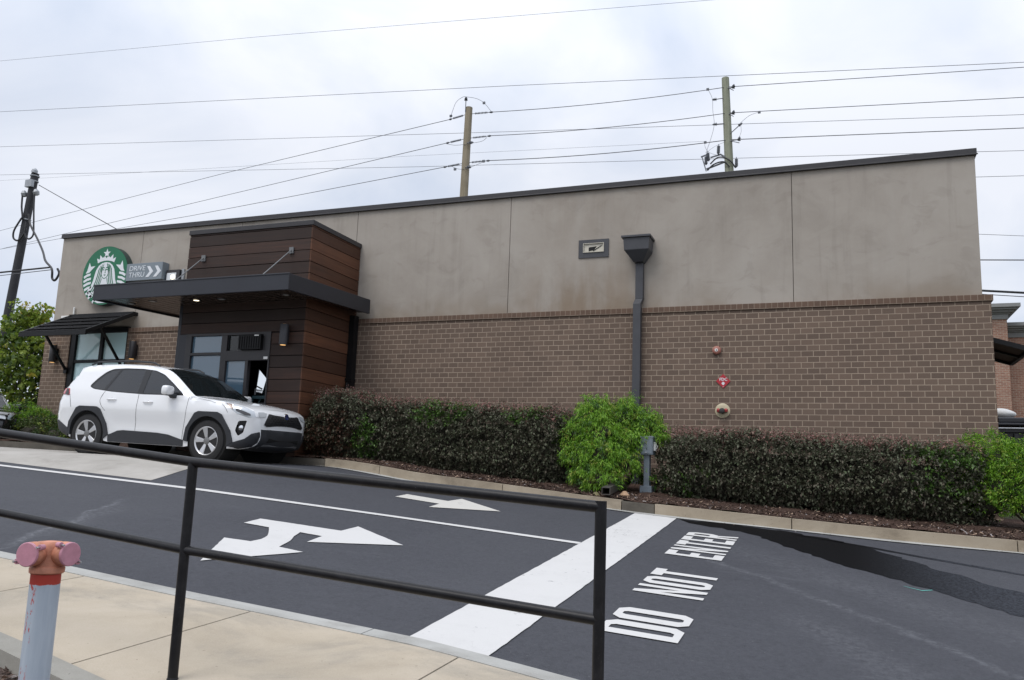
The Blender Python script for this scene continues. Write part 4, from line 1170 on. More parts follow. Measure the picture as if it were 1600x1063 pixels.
SP = tag(empty('fire_standpipe', (-2.72, -13.06, -1.2)), 'grey standpipe with a red two-outlet head and pink caps in the foreground', 'standpipe')
def pipe_paint():
    t = NT('chipped_grey_paint')
    n = t.noise(t.mapping(t.pos, (60, 60, 26)), 1.0, 4, 0.7); n2 = t.noise(t.pos, 60, 4, 0.7)
    p = t.sep(t.pos)
    base = t.mix(t.maprange(t.noise(t.mapping(t.pos, (14, 14, 1.5)), 1.0, 6, 0.7), 0.35, 0.7), (0.33, 0.385, 0.45), (0.42, 0.475, 0.535))
    chip = t.math('MULTIPLY', t.maprange(n, 0.535, 0.545), t.maprange(t.math('ABSOLUTE', t.math('ADD', p[0], 2.694)), 0.008, 0.020, 1.0, 0.0))
    chip = t.math('MULTIPLY', chip, t.maprange(t.noise(t.mapping(t.pos, (1, 1, 1), (5, 5, 5)), 9, 3), 0.44, 0.46))
    col = t.mix(chip, base, (0.42, 0.05, 0.035))
    red = t.maprange(t.math('ADD', p[2], t.math('MULTIPLY', n2, 0.012)), -0.4315, -0.4295, 0, 1)
    col = t.mix(red, col, (0.36, 0.035, 0.022))
    return t.done(col, 0.55, t.bump(n2, 0.12, 0.003), 0.4)
ss = Vector((-2.691, -13.10, 0))
ax_dn = Vector((0.004, -0.0, -1))
q = MB(); q.lathe([(0.050, 0.0), (0.050, 1.0)], (-2.685, ss.y, -1.40), (-0.008, 0.0, 1), 40); q.build('pipe', pipe_paint(), SP, smooth=40)
M_salmon = mat('faded_salmon_paint', (0.48, 0.20, 0.125), 0.6, 0, 0.32, 18, 0.25, 60)
q = MB()
hz = -0.40
q.lathe([(0.053, 0.0), (0.058, 0.004), (0.059, 0.020), (0.056, 0.025), (0.049, 0.028), (0.046, 0.05), (0.050, 0.08), (0.050, 0.098), (0.040, 0.112), (0.012, 0.115)], (ss.x, ss.y, hz), (0, 0, 1), 40)
HD = q.build('head', M_salmon, SP, smooth=45)
to_cam = Vector((-ss.x, -15.44 - ss.y, 0)).normalized()
sidev = Vector((-to_cam.y, to_cam.x, 0))      # to the right as seen from the camera
M_pink = mat('faded_pink_cap', (0.46, 0.215, 0.275), 0.5, 0, 0.12, 30, 0.08, 60)
for s, sp in ((-1, 0.62), (1, 0.62)):
    d = (to_cam * 0.80 + sidev * s * sp).normalized()
    o0 = Vector((ss.x, ss.y, hz + 0.072)) + sidev * s * 0.020
    q = MB(); q.lathe([(0.040, 0.0), (0.040, 0.035), (0.043, 0.040), (0.043, 0.066), (0.040, 0.070)], o0, d, 32); q.build('outlet', M_salmon, SP, smooth=40)
    q = MB(); q.lathe([(0.0405, 0.0), (0.0425, 0.003), (0.0425, 0.009), (0.040, 0.012)], o0 + d * 0.0705, d, 36); cp_ = q.build('cap', M_pink, SP, smooth=30)
    e1 = Vector((0, 0, 1)).cross(d).normalized(); e2 = d.cross(e1)
    for a in (0.55, math.pi + 0.55) if s < 0 else (2.4, math.pi + 2.5):
        b_ = o0 + d * 0.066 + (e1 * math.cos(a) + e2 * math.sin(a)) * 0.050
        q = MB(); q.lathe([(0.010, -0.012), (0.010, 0.008)], b_, d, 12); q.build('lug', M_pink, cp_)
        q = MB(); q.lathe([(0.0035, 0.0), (0.0035, 0.024)], b_, d, 8); q.build('screw', M_steel, cp_)

# ------------------------------------------------------------------ foliage
def leaf_mat(name, cols, rough=0.5, trans=0.25, spec=0.4):
    """leaf colours vary leaf by leaf, as real leaves do"""
    t = NT(name)
    gi = t.n.new('ShaderNodeNewGeometry')
    k = len(cols)
    col = t.ramp(gi.outputs['Random Per Island'], [(i / max(1, k - 1), c) for i, c in enumerate(cols)])
    t.done(col, rough, None, spec)
    tr = t.n.new('ShaderNodeBsdfTranslucent'); t.l.new(col, tr.inputs[0])
    mx = t.n.new('ShaderNodeMixShader'); mx.inputs[0].default_value = trans
    t.l.new(t.b.outputs[0], mx.inputs[1]); t.l.new(tr.outputs[0], mx.inputs[2])
    t.l.new(mx.outputs[0], t.n['Material Output'].inputs['Surface'])
    return t.mt

def unit(v): return v / np.maximum(1e-9, np.linalg.norm(v, axis=-1, keepdims=True))

def sprays(centers, normals, per, leaf, twig, droop=0.0, spread=0.6, aspect=0.5, flat=0.35):
    """each centre carries a short twig with leaves along it; returns leaf quads (n,4,3) and the owner of each"""
    n = len(centers)
    d = unit(normals + rng.normal(0, spread, (n, 3)) + np.array([0, 0, -droop]))
    L = twig * rng.uniform(0.6, 1.3, (n, 1))
    idx = np.repeat(np.arange(n), per)
    f = np.tile(np.linspace(0.1, 1.0, per), n)[:, None] + rng.normal(0, 0.05, (n * per, 1))
    base = centers[idx] + d[idx] * L[idx] * f + rng.normal(0, 0.12, (n * per, 3)) * twig
    side = unit(np.cross(d[idx], rng.normal(0, 1, (n * per, 3))))
    ldir = unit(d[idx] * 0.55 + side + np.array([0, 0, -droop * 1.2]))
    nrm = unit(np.cross(ldir, rng.normal(0, 1, (n * per, 3))) * (1 - flat) + np.array([0, 0, 1.0]) * flat)
    wv = unit(np.cross(ldir, nrm))
    ll = leaf * rng.uniform(0.65, 1.35, (n * per, 1)); ww = ll * aspect
    mid = base + ldir * ll * 0.5 + nrm * ll * 0.10
    q = np.stack([base, mid + wv * ww / 2, base + ldir * ll - nrm * ll * 0.06, mid - wv * ww / 2], 1)
    return q, idx

def leaf_obj(name, quads, mats, parent, midx):
    n = len(quads)
    return np_mesh(name, quads.reshape(-1, 3), np.arange(4 * n).reshape(n, 4), mats, parent, midx)

def vnoise(p, s, seed=0):
    """cheap smooth value noise for growing shapes"""
    q = p * s + seed * 17.3
    return (np.sin(q[:, 0] * 1.0 + 1.7 * np.sin(q[:, 1] * 0.8 + seed)) + np.sin(q[:, 1] * 1.3 + 1.3 * np.sin(q[:, 2] * 0.9)) + np.sin(q[:, 2] * 1.1 + 1.9 * np.sin(q[:, 0] * 0.7 + 2.0))) / 3

HG = [(0.094, 0.096, 0.064), (0.108, 0.116, 0.074), (0.116, 0.120, 0.082), (0.120, 0.094, 0.074), (0.126, 0.134, 0.094), (0.092, 0.120, 0.062)]
M_hedge = leaf_mat('purple_green_leaf', HG, 0.62, 0.15, 0.2)
M_hedge_new = leaf_mat('reddish_new_leaf', [(0.20, 0.10, 0.09), (0.33, 0.155, 0.14), (0.23, 0.15, 0.115), (0.12, 0.115, 0.08)], 0.5, 0.25)
M_hedge_green = leaf_mat('bright_green_leaf', [(0.045, 0.10, 0.018), (0.08, 0.17, 0.03), (0.12, 0.21, 0.04)], 0.5, 0.3)
M_hedge_brown = leaf_mat('browned_leaf', [(0.07, 0.032, 0.022), (0.12, 0.055, 0.035), (0.055, 0.045, 0.026), (0.035, 0.04, 0.022)], 0.6, 0.2)
M_hcore = mat('shade_core_fill', (0.034, 0.030, 0.022), 0.95, 0, 0.4, 20, 0.6, 40)  # solid dark fill added inside the leaves, standing in for shaded depth

def hedge(label, xs_, front, back, ztop, zbot, round_ends, patches, dens=520):
    """clipped hedge following the kerb: front(x), back(x), ztop(x), zbot(x)"""
    x0, x1 = xs_
    H = tag(empty('hedge', ((x0 + x1) / 2, (front((x0+x1)/2) + back((x0+x1)/2)) / 2, zbot((x0 + x1) / 2))), label, 'hedge', 'clipped purple green hedges along the brick wall')
    L = x1 - x0
    # surface samples: front face, top, ends, as one rounded box section
    n = int(dens * L * 2.9)
    s = rng.uniform(0, 1, n); x = x0 + L * rng.uniform(0, 1, n)
    P = np.zeros((n, 3)); N = np.zeros((n, 3))
    for i in range(n):
        xx = x[i]; f, b, zt_, zb_ = front(xx), back(xx), ztop(xx), zbot(xx)
        e = min(xx - x0, x1 - xx) / round_ends; 
        k = math.sqrt(max(0.0, 1 - (1 - min(1, e)) ** 2)) if e < 1 else 1.0
        mid = (f + b) / 2; f = mid + (f - mid) * k; b = mid + (b - mid) * k
        zt_ = zb_ + (zt_ - zb_) * (0.72 + 0.28 * k)
        hh, ww = zt_ - zb_, b - f; r = 0.22
        per = hh + ww + 0.5 * hh
        u = s[i] * per
        if u < hh:
            v = u
            bulge = 0.06 * math.sin(math.pi * min(1, v / hh)) - 0.16 * max(0, 1 - v / 0.35) 
            dz = max(0, v - (hh - r)); fy = r - math.sqrt(max(0, r*r - dz*dz))
            P[i] = (xx, f - bulge + fy, zb_ + v - 0.35 * fy); N[i] = (0, -1, 0.25 + dz * 3)
        elif u < hh + ww:
            v = u - hh
            dz = max(0, r - v); fz = r - math.sqrt(max(0, r*r - dz*dz))
            P[i] = (xx, f + v, zt_ - fz * 0.6); N[i] = (0, -0.25 if v < r else 0, 1)
        else:
            v = (u - hh - ww) * 2
            P[i] = (xx, b, zt_ - v); N[i] = (0, 1, 0.2)
        if e < 1:
            sg = -1 if xx - x0 < x1 - xx else 1
            N[i, 0] += sg * (1 - e) * 1.6
    N = unit(N)
    P += N * (0.06 * vnoise(P, 3.1, 1) + 0.055 * vnoise(P * np.array([1, 1, 2.6]), 6.0, 2) + 0.04 * vnoise(P * np.array([1, 1, 2.2]), 14.0, 4))[:, None]
    P -= N * np.abs(rng.normal(0, 0.045, (n, 1)))
    q, own = sprays(P, unit(N * np.array([1, 1, 0.6]) + np.array([0, -0.25, 0.02])), 12, 0.044, 0.12, 0.10, 0.38, 0.60, 0.86)
    hfrac = np.array([(P[i, 2] - zbot(P[i, 0])) / max(0.2, ztop(P[i, 0]) - zbot(P[i, 0])) for i in range(n)])
    kind = np.zeros(n, dtype=int)
    pr = np.clip((hfrac - 0.88) / 0.12, 0, 1) * 0.35
    kind[rng.uniform(0, 1, n) < pr] = 1
    for (px, py, pz, rad, kd, amt) in patches:
        d = np.linalg.norm((P - np.array([px, py, pz])) / np.array(rad), axis=1) + 0.25 * vnoise(P, 9, 3)
        kind[(d < 1) & (rng.uniform(0, 1, n) < amt)] = kd
    # light new shoots standing above the clipped top
    m_ = int(330 * L)
    xx = rng.uniform(x0 + 0.1, x1 - 0.1, m_)
    TP = np.array([(a, front(a) + 0.08 + (back(a) - front(a) - 0.1) * rng.uniform(0, 1), ztop(a) + rng.uniform(-0.03, 0.04)) for a in xx])
    TN = unit(np.stack([rng.normal(0, 0.45, m_), rng.normal(0, 0.45, m_), np.ones(m_)], 1))
    q2, own2 = sprays(TP, TN, 7, 0.030, 0.16, -0.1, 0.25, 0.5, 0.2)
    Q = np.concatenate([q, q2]); K = np.concatenate([kind[own], np.where(rng.uniform(0, 1, len(own2)) < 0.8, 1, 0)])
    leaf_obj('foliage', Q, [M_hedge, M_hedge_new, M_hedge_green, M_hedge_brown], H, K)
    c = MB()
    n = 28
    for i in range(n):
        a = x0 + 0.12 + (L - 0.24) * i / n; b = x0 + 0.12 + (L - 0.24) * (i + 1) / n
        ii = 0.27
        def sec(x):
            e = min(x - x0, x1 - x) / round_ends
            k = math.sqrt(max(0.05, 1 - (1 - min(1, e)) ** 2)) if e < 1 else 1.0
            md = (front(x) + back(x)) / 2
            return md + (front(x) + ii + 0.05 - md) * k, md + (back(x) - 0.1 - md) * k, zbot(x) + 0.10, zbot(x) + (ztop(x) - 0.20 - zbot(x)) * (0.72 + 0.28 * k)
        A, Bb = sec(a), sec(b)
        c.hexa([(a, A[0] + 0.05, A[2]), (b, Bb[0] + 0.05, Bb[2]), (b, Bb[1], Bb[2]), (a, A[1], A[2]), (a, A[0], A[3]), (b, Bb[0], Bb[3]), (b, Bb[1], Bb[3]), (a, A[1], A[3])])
    st = c.build('dark_core', M_hcore, H)  # solid core added behind the leaves to stop see-through
    return H

zt_left = lambda x: 1.45 - 0.04 * (x + 9.9) if x < -8.55 else (1.31 - 0.068 * (x + 8.5) if x > -8.3 else 1.396 - (x + 8.55) / 0.25 * 0.073)
hedge('long clipped hedge between the white car and the bright green bush', (-9.62, -4.05), lambda x: far_y(x) + 0.34 + 0.50 * S((x + 8.9) / 1.7) - 0.10 * S((x + 5.0) / 1.2), lambda x: min(-0.75, far_y(x) + 2.0),
      zt_left, lambda x: bed_z(x, far_y(x) + 0.5) - 0.02, 0.55,
      [(-8.9, -1.75, 0.62, (0.65, 0.8, 0.55), 3, 0.75), (-8.1, -1.95, 0.55, (0.30, 0.6, 0.42), 2, 0.7), (-6.5, -2.0, 1.15, (0.60, 0.8, 0.25), 2, 0.6), (-5.0, -2.3, 1.05, (0.45, 0.6, 0.14), 2, 0.35), (-9.3, -1.7, 0.4, (0.5, 0.6, 0.4), 3, 0.6)])
hedge('long clipped hedge to the right of the grey power pedestal', (-2.62, 1.98), lambda x: far_y(x) + 1.05, lambda x: far_y(x) + 2.4,
      lambda x: 0.755 - 0.040 * (x + 2.8) - 0.01 * math.sin(2 * x), lambda x: bed_z(x, far_y(x) + 0.9) - 0.02, 0.6,
      [(1.35, -2.5, 0.55, (0.5, 0.7, 0.28), 2, 0.55), (1.3, -2.6, 0.1, (0.45, 0.6, 0.22), 2, 0.4), (-2.3, -2.6, 0.0, (0.5, 0.6, 0.35), 2, 0.2)])

M_nand = leaf_mat('lime_green_leaf', [(0.08, 0.19, 0.014), (0.135, 0.31, 0.02), (0.20, 0.41, 0.03), (0.29, 0.48, 0.05), (0.11, 0.25, 0.022)], 0.45, 0.35)
M_nandd = leaf_mat('deep_green_leaf', [(0.025, 0.065, 0.012), (0.045, 0.11, 0.018), (0.07, 0.15, 0.024)], 0.5, 0.25)
M_yel = leaf_mat('yellow_green_leaf', [(0.16, 0.26, 0.03), (0.26, 0.34, 0.05), (0.34, 0.36, 0.06)], 0.5, 0.35)
M_stem = mat('shrub_stem', (0.07, 0.05, 0.035), 0.9)

def bush(name, label, cat, base, lobes, n, leaf, twig, mats, group=None, droop=0.5, per=11, aspect=0.22, stems=7, probs=(0.72, 0.18, 0.10), flat=0.6):
    """lobes: (x, y, z, rx, ry, rz) clumps; sprays hang from their outer shells"""
    H = tag(empty(name, base), label, cat, group)
    vol = np.array([l[3] * l[4] + l[4] * l[5] + l[3] * l[5] for l in lobes]); pr = vol / vol.sum()
    li = rng.choice(len(lobes), n, p=pr)
    Lb = np.array(lobes)[li]
    d = unit(rng.normal(0, 1, (n, 3)))
    d[:, 2] = np.where(d[:, 2] < -0.35, -d[:, 2], d[:, 2])
    rr = 1 - np.abs(rng.normal(0, 0.13, (n, 1)))
    P = Lb[:, :3] + d * Lb[:, 3:] * rr
    P += d * (0.10 * vnoise(P, 6.0, 5) + 0.05 * vnoise(P, 14, 6))[:, None]
    q, own = sprays(P, unit(d + np.array([0, 0, 0.35])), per, leaf, twig, droop, 0.40, aspect, flat)
    # each spray draws its leaf tone at random
    kd = rng.choice(3, n, p=probs)
    leaf_obj('foliage', q, mats, H, kd[own])
    st = MB(); bs = Vector(base)
    for i in range(stems):
        l = lobes[i % len(lobes)]
        b = bs + Vector((random.uniform(-0.12, 0.12), random.uniform(-0.12, 0.12), -0.05))
        tip = Vector(l[:3]) + Vector((random.uniform(-.1, .1), random.uniform(-.1, .1), l[5] * 0.5))
        mid = b.lerp(tip, 0.5) + Vector((random.uniform(-.06, .06), random.uniform(-.06, .06), 0))
        st.tube([b, mid, tip], [0.016, 0.012, 0.006], 6)
    st.build('stem', M_stem, H)
    return H
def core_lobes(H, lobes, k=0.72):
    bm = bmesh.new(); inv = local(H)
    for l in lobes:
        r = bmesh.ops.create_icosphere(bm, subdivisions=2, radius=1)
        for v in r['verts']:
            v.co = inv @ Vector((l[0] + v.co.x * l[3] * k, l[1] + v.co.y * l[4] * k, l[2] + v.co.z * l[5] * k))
    me = bpy.data.meshes.new('dark_lobe_core'); bm.to_mesh(me); bm.free(); me.materials.append(M_hcore)  # solid dark filler lobes added inside the leaves
    o = bpy.data.objects.new('dark_lobe_core', me); C.objects.link(o); o.parent = H

mid_l = [(-3.84, -2.0, 1.06, 0.27, 0.30, 0.24), (-3.36, -1.9, 1.06, 0.26, 0.30, 0.24), (-3.02, -1.95, 0.86, 0.24, 0.26, 0.22), (-4.06, -2.15, 0.74, 0.24, 0.26, 0.24), (-3.60, -2.25, 0.80, 0.28, 0.26, 0.24), (-3.22, -2.25, 0.62, 0.27, 0.24, 0.27),
         (-3.95, -2.42, 0.42, 0.27, 0.22, 0.24), (-3.58, -2.55, 0.42, 0.26, 0.22, 0.28), (-3.28, -2.40, 0.30, 0.24, 0.22, 0.26), (-3.78, -2.62, 0.14, 0.25, 0.20, 0.22), (-3.50, -2.70, 0.06, 0.23, 0.20, 0.24), (-3.92, -2.0, 1.27, 0.11, 0.11, 0.12), (-3.74, -1.95, 1.30, 0.10, 0.10, 0.10), (-3.30, -1.9, 1.29, 0.12, 0.11, 0.11), (-2.98, -1.9, 1.08, 0.13, 0.11, 0.10), (-4.22, -2.15, 0.92, 0.10, 0.10, 0.12), (-2.88, -2.0, 0.72, 0.12, 0.12, 0.12)]
b1 = bush('nandina_bush', 'bright lime green drooping bush in front of the downspout', 'bush', (-3.6, -2.1, -0.12), mid_l, 3000, 0.058, 0.14, [M_nand, M_nandd, M_yel], 'bright green bushes among the hedges', 0.9, 13, 0.20)
core_lobes(b1, mid_l, 0.52); b1.location.x += 0.09; b1.location.z -= 0.04
lowp = [(-3.05, -1.75, 0.02, 0.22, 0.2, 0.14), (-2.62, -2.05, 0.0, 0.18, 0.2, 0.14)]
b3 = bush('weed_plant', 'low dark green weeds at the foot of the grey pedestal', 'plant', (-2.85, -1.9, -0.12), lowp, 120, 0.05, 0.10, [M_nandd, M_nandd, M_nand], None, 0.2, 9, 0.35, 4)
rt_l = [(a - 0.22, b + 0.1, c + 0.02, d, e, f) for (a, b, c, d, e, f) in [(2.28, -1.55, 0.42, 0.50, 0.50, 0.34), (2.02, -1.75, 0.22, 0.36, 0.42, 0.36), (2.75, -1.5, 0.38, 0.50, 0.50, 0.38), (2.35, -1.95, 0.05, 0.50, 0.34, 0.36), (2.9, -2.0, 0.05, 0.5, 0.4, 0.40), (2.15, -1.95, -0.18, 0.34, 0.28, 0.22), (2.7, -2.05, -0.18, 0.45, 0.28, 0.24), (3.3, -1.7, 0.2, 0.4, 0.4, 0.4)]]
b2 = bush('nandina_bush', 'bright green rounded bush at the right end of the long hedge', 'bush', (2.5, -1.7, -0.35), rt_l, 3600, 0.046, 0.12, [M_nand, M_nandd, M_yel], 'bright green bushes among the hedges', 0.1, 11, 0.26)
core_lobes(b2, rt_l, 0.5)

# shrubs at the left end of the cafe
sl_ = [(-18.55, -0.5, 0.92, 0.55, 0.5, 0.34), (-18.0, -0.55, 0.85, 0.45, 0.5, 0.32), (-19.2, -0.4, 0.85, 0.5, 0.5, 0.35)]
s1 = bush('round_shrub', 'rounded fresh green shrub beside the nose of the black car', 'shrub', (-18.5, -0.4, 0.3), sl_, 900, 0.05, 0.12, [M_nand, M_nandd, M_yel], 'low shrubs at the left end of the cafe', 0.0, 10, 0.35, probs=(0.55, 0.3, 0.15)); core_lobes(s1, sl_, 0.75)
sl2 = [(-17.6, -0.9, 0.58, 0.6, 0.42, 0.34), (-16.9, -0.85, 0.55, 0.5, 0.42, 0.30), (-18.3, -1.05, 0.50, 0.5, 0.4, 0.25), (-16.1, -0.85, 0.5, 0.5, 0.4, 0.28), (-15.3, -0.85, 0.45, 0.4, 0.4, 0.25)]
M_oliv = leaf_mat('olive_green_leaf', [(0.035, 0.055, 0.014), (0.065, 0.095, 0.022), (0.10, 0.125, 0.03), (0.05, 0.05, 0.02)], 0.5, 0.25)
s2 = bush('low_shrub', 'low olive green shrub behind the kerb at the rear of the white car', 'shrub', (-17.2, -0.95, 0.3), sl2, 1100, 0.05, 0.12, [M_oliv, M_nandd, M_yel], 'low shrubs at the left end of the cafe', 0.0, 10, 0.4, probs=(0.7, 0.22, 0.08)); core_lobes(s2, sl2, 0.75)
sl3 = [(-18.9, -1.35, 0.36, 0.45, 0.3, 0.16), (-18.1, -1.4, 0.34, 0.4, 0.3, 0.14)]
s3 = bush('ground_cover_plant', 'flat dark green plant along the kerb beside the black car', 'plant', (-18.5, -1.35, 0.28), sl3, 260, 0.05, 0.10, [M_oliv, M_nandd, M_yel], 'low shrubs at the left end of the cafe', 0.0, 10, 0.4)

# young maple at the left
def tree(label, base, h, crown, n, mats, leaf, probs, trunk_r=0.09):
    T = tag(empty('maple_tree', base), label, 'tree')
    tr = MB(); b = Vector(base)
    pts = [b + Vector((0.03 * math.sin(k * 1.3), 0.03 * math.cos(k), h * k / 8)) for k in range(9)]
    tr.tube(pts, [trunk_r * (1 - 0.105 * k) for k in range(9)], 10)
    P, N = [], []
    for i in range(46):
        f = 0.22 + 0.76 * i / 46
        a = i * 2.39996 + random.uniform(-0.3, 0.3)
        ln = crown * (1.05 - 0.85 * max(0, f - 0.35) / 0.65) * random.uniform(0.65, 1.08)
        p0 = b + Vector((0, 0, h * f)); dr = Vector((math.cos(a), math.sin(a), 0.55)).normalized()
        p1 = p0 + dr * ln * 0.5 + Vector((0, 0, 0.05)); p2 = p0 + dr * ln + Vector((0, 0, 0.16 * ln))
        r0 = trunk_r * (1 - 0.85 * f) * 0.42
        tr.tube([p0, p1, p2], [r0, r0 * 0.6, 0.004], 6)
        m_ = int(n / 46 * (0.6 + ln / crown))
        for j in range(m_):
            t_ = random.uniform(0.22, 1.08)
            c = p0.lerp(p2, t_); sp_ = 0.10 + 0.22 * ln * random.random()
            v = Vector((random.gauss(0, 1), random.gauss(0, 1), random.gauss(0, 0.8))).normalized()
            P.append(c + v * sp_); N.append((dr * 0.6 + v).normalized())
    tr.build('trunk', mat('grey_bark_trunk', (0.16, 0.14, 0.115), 0.9, 0, 0.3, 14, 0.4, 40), T, smooth=50)
    P, N = np.array(P), np.array(N)
    q, own = sprays(P, N, 6, leaf, 0.16, 0.35, 0.5, 0.85, 0.4)
    # whole twigs turn yellow together
    yn = vnoise(P, 1.6, 8) + rng.normal(0, 0.25, len(P))
    kd = np.where(yn > 0.42, 2, np.where(yn < -0.35, 1, 0))
    leaf_obj('crown', q, mats, T, kd[own])
    return T
M_maple = leaf_mat('maple_leaf', [(0.12, 0.19, 0.024), (0.19, 0.275, 0.035), (0.27, 0.34, 0.055), (0.15, 0.225, 0.03)], 0.5, 0.4)
M_maple_d = leaf_mat('dark_maple_leaf', [(0.05, 0.095, 0.018), (0.085, 0.14, 0.026)], 0.5, 0.3)
M_maple_y = leaf_mat('turning_maple_leaf', [(0.34, 0.36, 0.05), (0.46, 0.42, 0.07), (0.38, 0.26, 0.05)], 0.5, 0.4)
tree('young maple with yellowing green leaves in front of the dark pole', (-22.1, 2.2, 0.1), 4.25, 1.7, 1050, [M_maple, M_maple_d, M_maple_y], 0.115, None)
# its orange tipped leader

# ------------------------------------------------------------------ cars
def smoothstep(a, b, v): return S((v - a) / (b - a))
def interp(pts, v):
    if v <= pts[0][0]: return pts[0][1]
    for (a, ya), (b, yb) in zip(pts, pts[1:]):
        if v <= b: return ya + (yb - ya) * (v - a) / (b - a)
    return pts[-1][1]
def rounded(poly, r=0.03, n=3):
    out = []
    k = len(poly)
    for i in range(k):
        p, a, b = Vector(poly[i]), Vector(poly[i-1]), Vector(poly[(i+1) % k])
        da, db = (a - p), (b - p)
        rr = min(r, da.length * 0.4, db.length * 0.4)
        pa, pb = p + da.normalized() * rr, p + db.normalized() * rr
        for j in range(n + 1):
            t_ = j / n
            out.append(tuple((1-t_)**2 * pa + 2*t_*(1-t_) * p + t_**2 * pb))
    return out

# side silhouette; origin on the ground under the rear axle, x towards the nose
WB, TR = 2.69, 0.357
SIL = [(-0.60, 0.30), (-0.82, 0.36), (-0.93, 0.48), (-0.955, 0.62), (-0.945, 0.76), (-0.90, 0.90), (-0.875, 1.03), (-0.835, 1.16), (-0.70, 1.35), (-0.60, 1.50), (-0.66, 1.545), (-0.655, 1.575), (-0.50, 1.605), (-0.2, 1.635),
       (0.2, 1.655), (0.6, 1.660), (1.0, 1.645), (1.30, 1.605), (1.55, 1.535), (1.80, 1.40), (2.05, 1.245), (2.28, 1.11), (2.42, 1.085), (2.70, 1.06), (3.0, 1.025), (3.24, 0.985), (3.40, 0.935), (3.49, 0.865), (3.535, 0.765), (3.55, 0.60), (3.55, 0.48), (3.52, 0.38), (3.44, 0.30), (3.25, 0.25)]
def catmull(pts, sub=3):
    out = []
    for i in range(len(pts) - 1):
        p0 = Vector(pts[max(0, i-1)]); p1 = Vector(pts[i]); p2 = Vector(pts[i+1]); p3 = Vector(pts[min(len(pts)-1, i+2)])
        for k in range(sub):
            t_ = k / sub
            q = 0.5 * ((2*p1) + (-p0 + p2) * t_ + (2*p0 - 5*p1 + 4*p2 - p3) * t_**2 + (-p0 + 3*p1 - 3*p2 + p3) * t_**3)
            out.append(tuple(q))
    return out + [tuple(pts[-1])]
UP = catmull(SIL, 3)                 # over the top, from rear underside to front underside
def arch(cx, r=0.405):
    return [(cx + r * math.cos(a), TR + 0.01 + r * math.sin(a)) for a in [math.radians(t_) for t_ in range(-12, 193, 9)]]
front_arch = arch(WB); rear_arch = arch(0.0)
BOT = [(WB + 0.40, 0.25)] + front_arch[0:] + [(WB - 0.40, 0.25), (2.2, 0.235), (0.5, 0.235), (0.40, 0.25)] + rear_arch + [(-0.40, 0.28)]
OUT = UP + BOT                        # closed outline (front underside back to the rear, through both arches)
_UPA = np.array(UP)
def dist_top(x, z):
    a, b = _UPA[:-1], _UPA[1:]
    p = np.array((x, z)); ab = b - a
    t_ = np.clip(((p - a) * ab).sum(1) / (ab * ab).sum(1), 0, 1)
    return float(np.sqrt((((a + ab * t_[:, None]) - p) ** 2).sum(1)).min())
def half_width(x, z):
    y = interp([(0.22, 0.875), (0.40, 0.885), (0.55, 0.905), (0.75, 0.918), (0.92, 0.915), (1.06, 0.895), (1.14, 0.870), (1.57, 0.685), (1.68, 0.64)], z)
    # a crease above the sill and haunches over the wheels
    y -= 0.018 * math.exp(-((z - 0.58) / 0.10) ** 2) * smoothstep(0.35, 0.7, x) * (1 - smoothstep(1.9, 2.3, x))
    y += 0.012 * math.exp(-((z - 0.86) / 0.09) ** 2)
    if x > 2.75: y -= 0.225 * ((x - 2.75) / 0.80) ** 2.6
    if x < -0.25: y -= 0.17 * ((-0.25 - x) / 0.70) ** 2.2
    return y
def side_y(x, z):
    d = dist_top(x, z); r = 0.085
    y = half_width(x, z)
    if d < r: y -= r - math.sqrt(max(0, r * r - (r - d) ** 2))
    return y

REG = {}
REG['dlo'] = rounded([(-0.13, 1.215), (-0.03, 1.36), (0.10, 1.49), (0.24, 1.555), (0.55, 1.575), (0.95, 1.572), (1.25, 1.545), (1.48, 1.475), (1.75, 1.325), (2.02, 1.165), (2.10, 1.105), (1.2, 1.098), (0.45, 1.125), (0.0, 1.165)], 0.05)
REG['q_glass'] = rounded([(-0.09, 1.215), (0.00, 1.345), (0.12, 1.465), (0.235, 1.53), (0.40, 1.543), (0.235, 1.16), (0.02, 1.182)], 0.03)
REG['r_glass'] = rounded([(0.295, 1.155), (0.455, 1.545), (0.70, 1.555), (1.00, 1.553), (1.045, 1.125), (0.5, 1.142)], 0.02)
REG['f_glass'] = rounded([(1.17, 1.122), (1.135, 1.545), (1.25, 1.525), (1.46, 1.455), (1.72, 1.31), (1.92, 1.19), (1.97, 1.125)], 0.02)
def flare(cx, s):
    o = [(cx - 0.495*1, 0.34), (cx - 0.445, 0.56), (cx - 0.275, 0.815), (cx - 0.19, 0.85), (cx + 0.20, 0.85), (cx + 0.29, 0.81), (cx + 0.455, 0.55), (cx + 0.50, 0.36)]
    i = [(x, z) for x, z in arch(cx, 0.405)]
    return o + [p for p in i]
REG['front_flare'] = flare(WB, 1)
REG['rear_flare'] = flare(0.0, -1)
REG['sill'] = [(0.505, 0.24), (0.50, 0.36), (0.58, 0.385), (0.72, 0.44), (0.85, 0.455), (1.6, 0.445), (1.85, 0.425), (2.06, 0.375), (2.185, 0.345), (2.19, 0.24)]
REG['front_skirt'] = [(3.195, 0.36), (3.10, 0.29), (3.25, 0.255), (3.44, 0.302), (3.515, 0.375), (3.548, 0.48), (3.549, 0.555), (3.48, 0.52), (3.38, 0.43), (3.29, 0.395)]
REG['rear_skirt'] = [(-0.50, 0.345), (-0.475, 0.30), (-0.60, 0.302), (-0.82, 0.362), (-0.928, 0.482), (-0.95, 0.61), (-0.80, 0.575), (-0.66, 0.52), (-0.505, 0.45)]
REG['headlight'] = rounded([(2.97, 1.012), (3.12, 0.995), (3.30, 0.962), (3.462, 0.893), (3.508, 0.80), (3.42, 0.780), (3.24, 0.835), (3.12, 0.920)], 0.015)
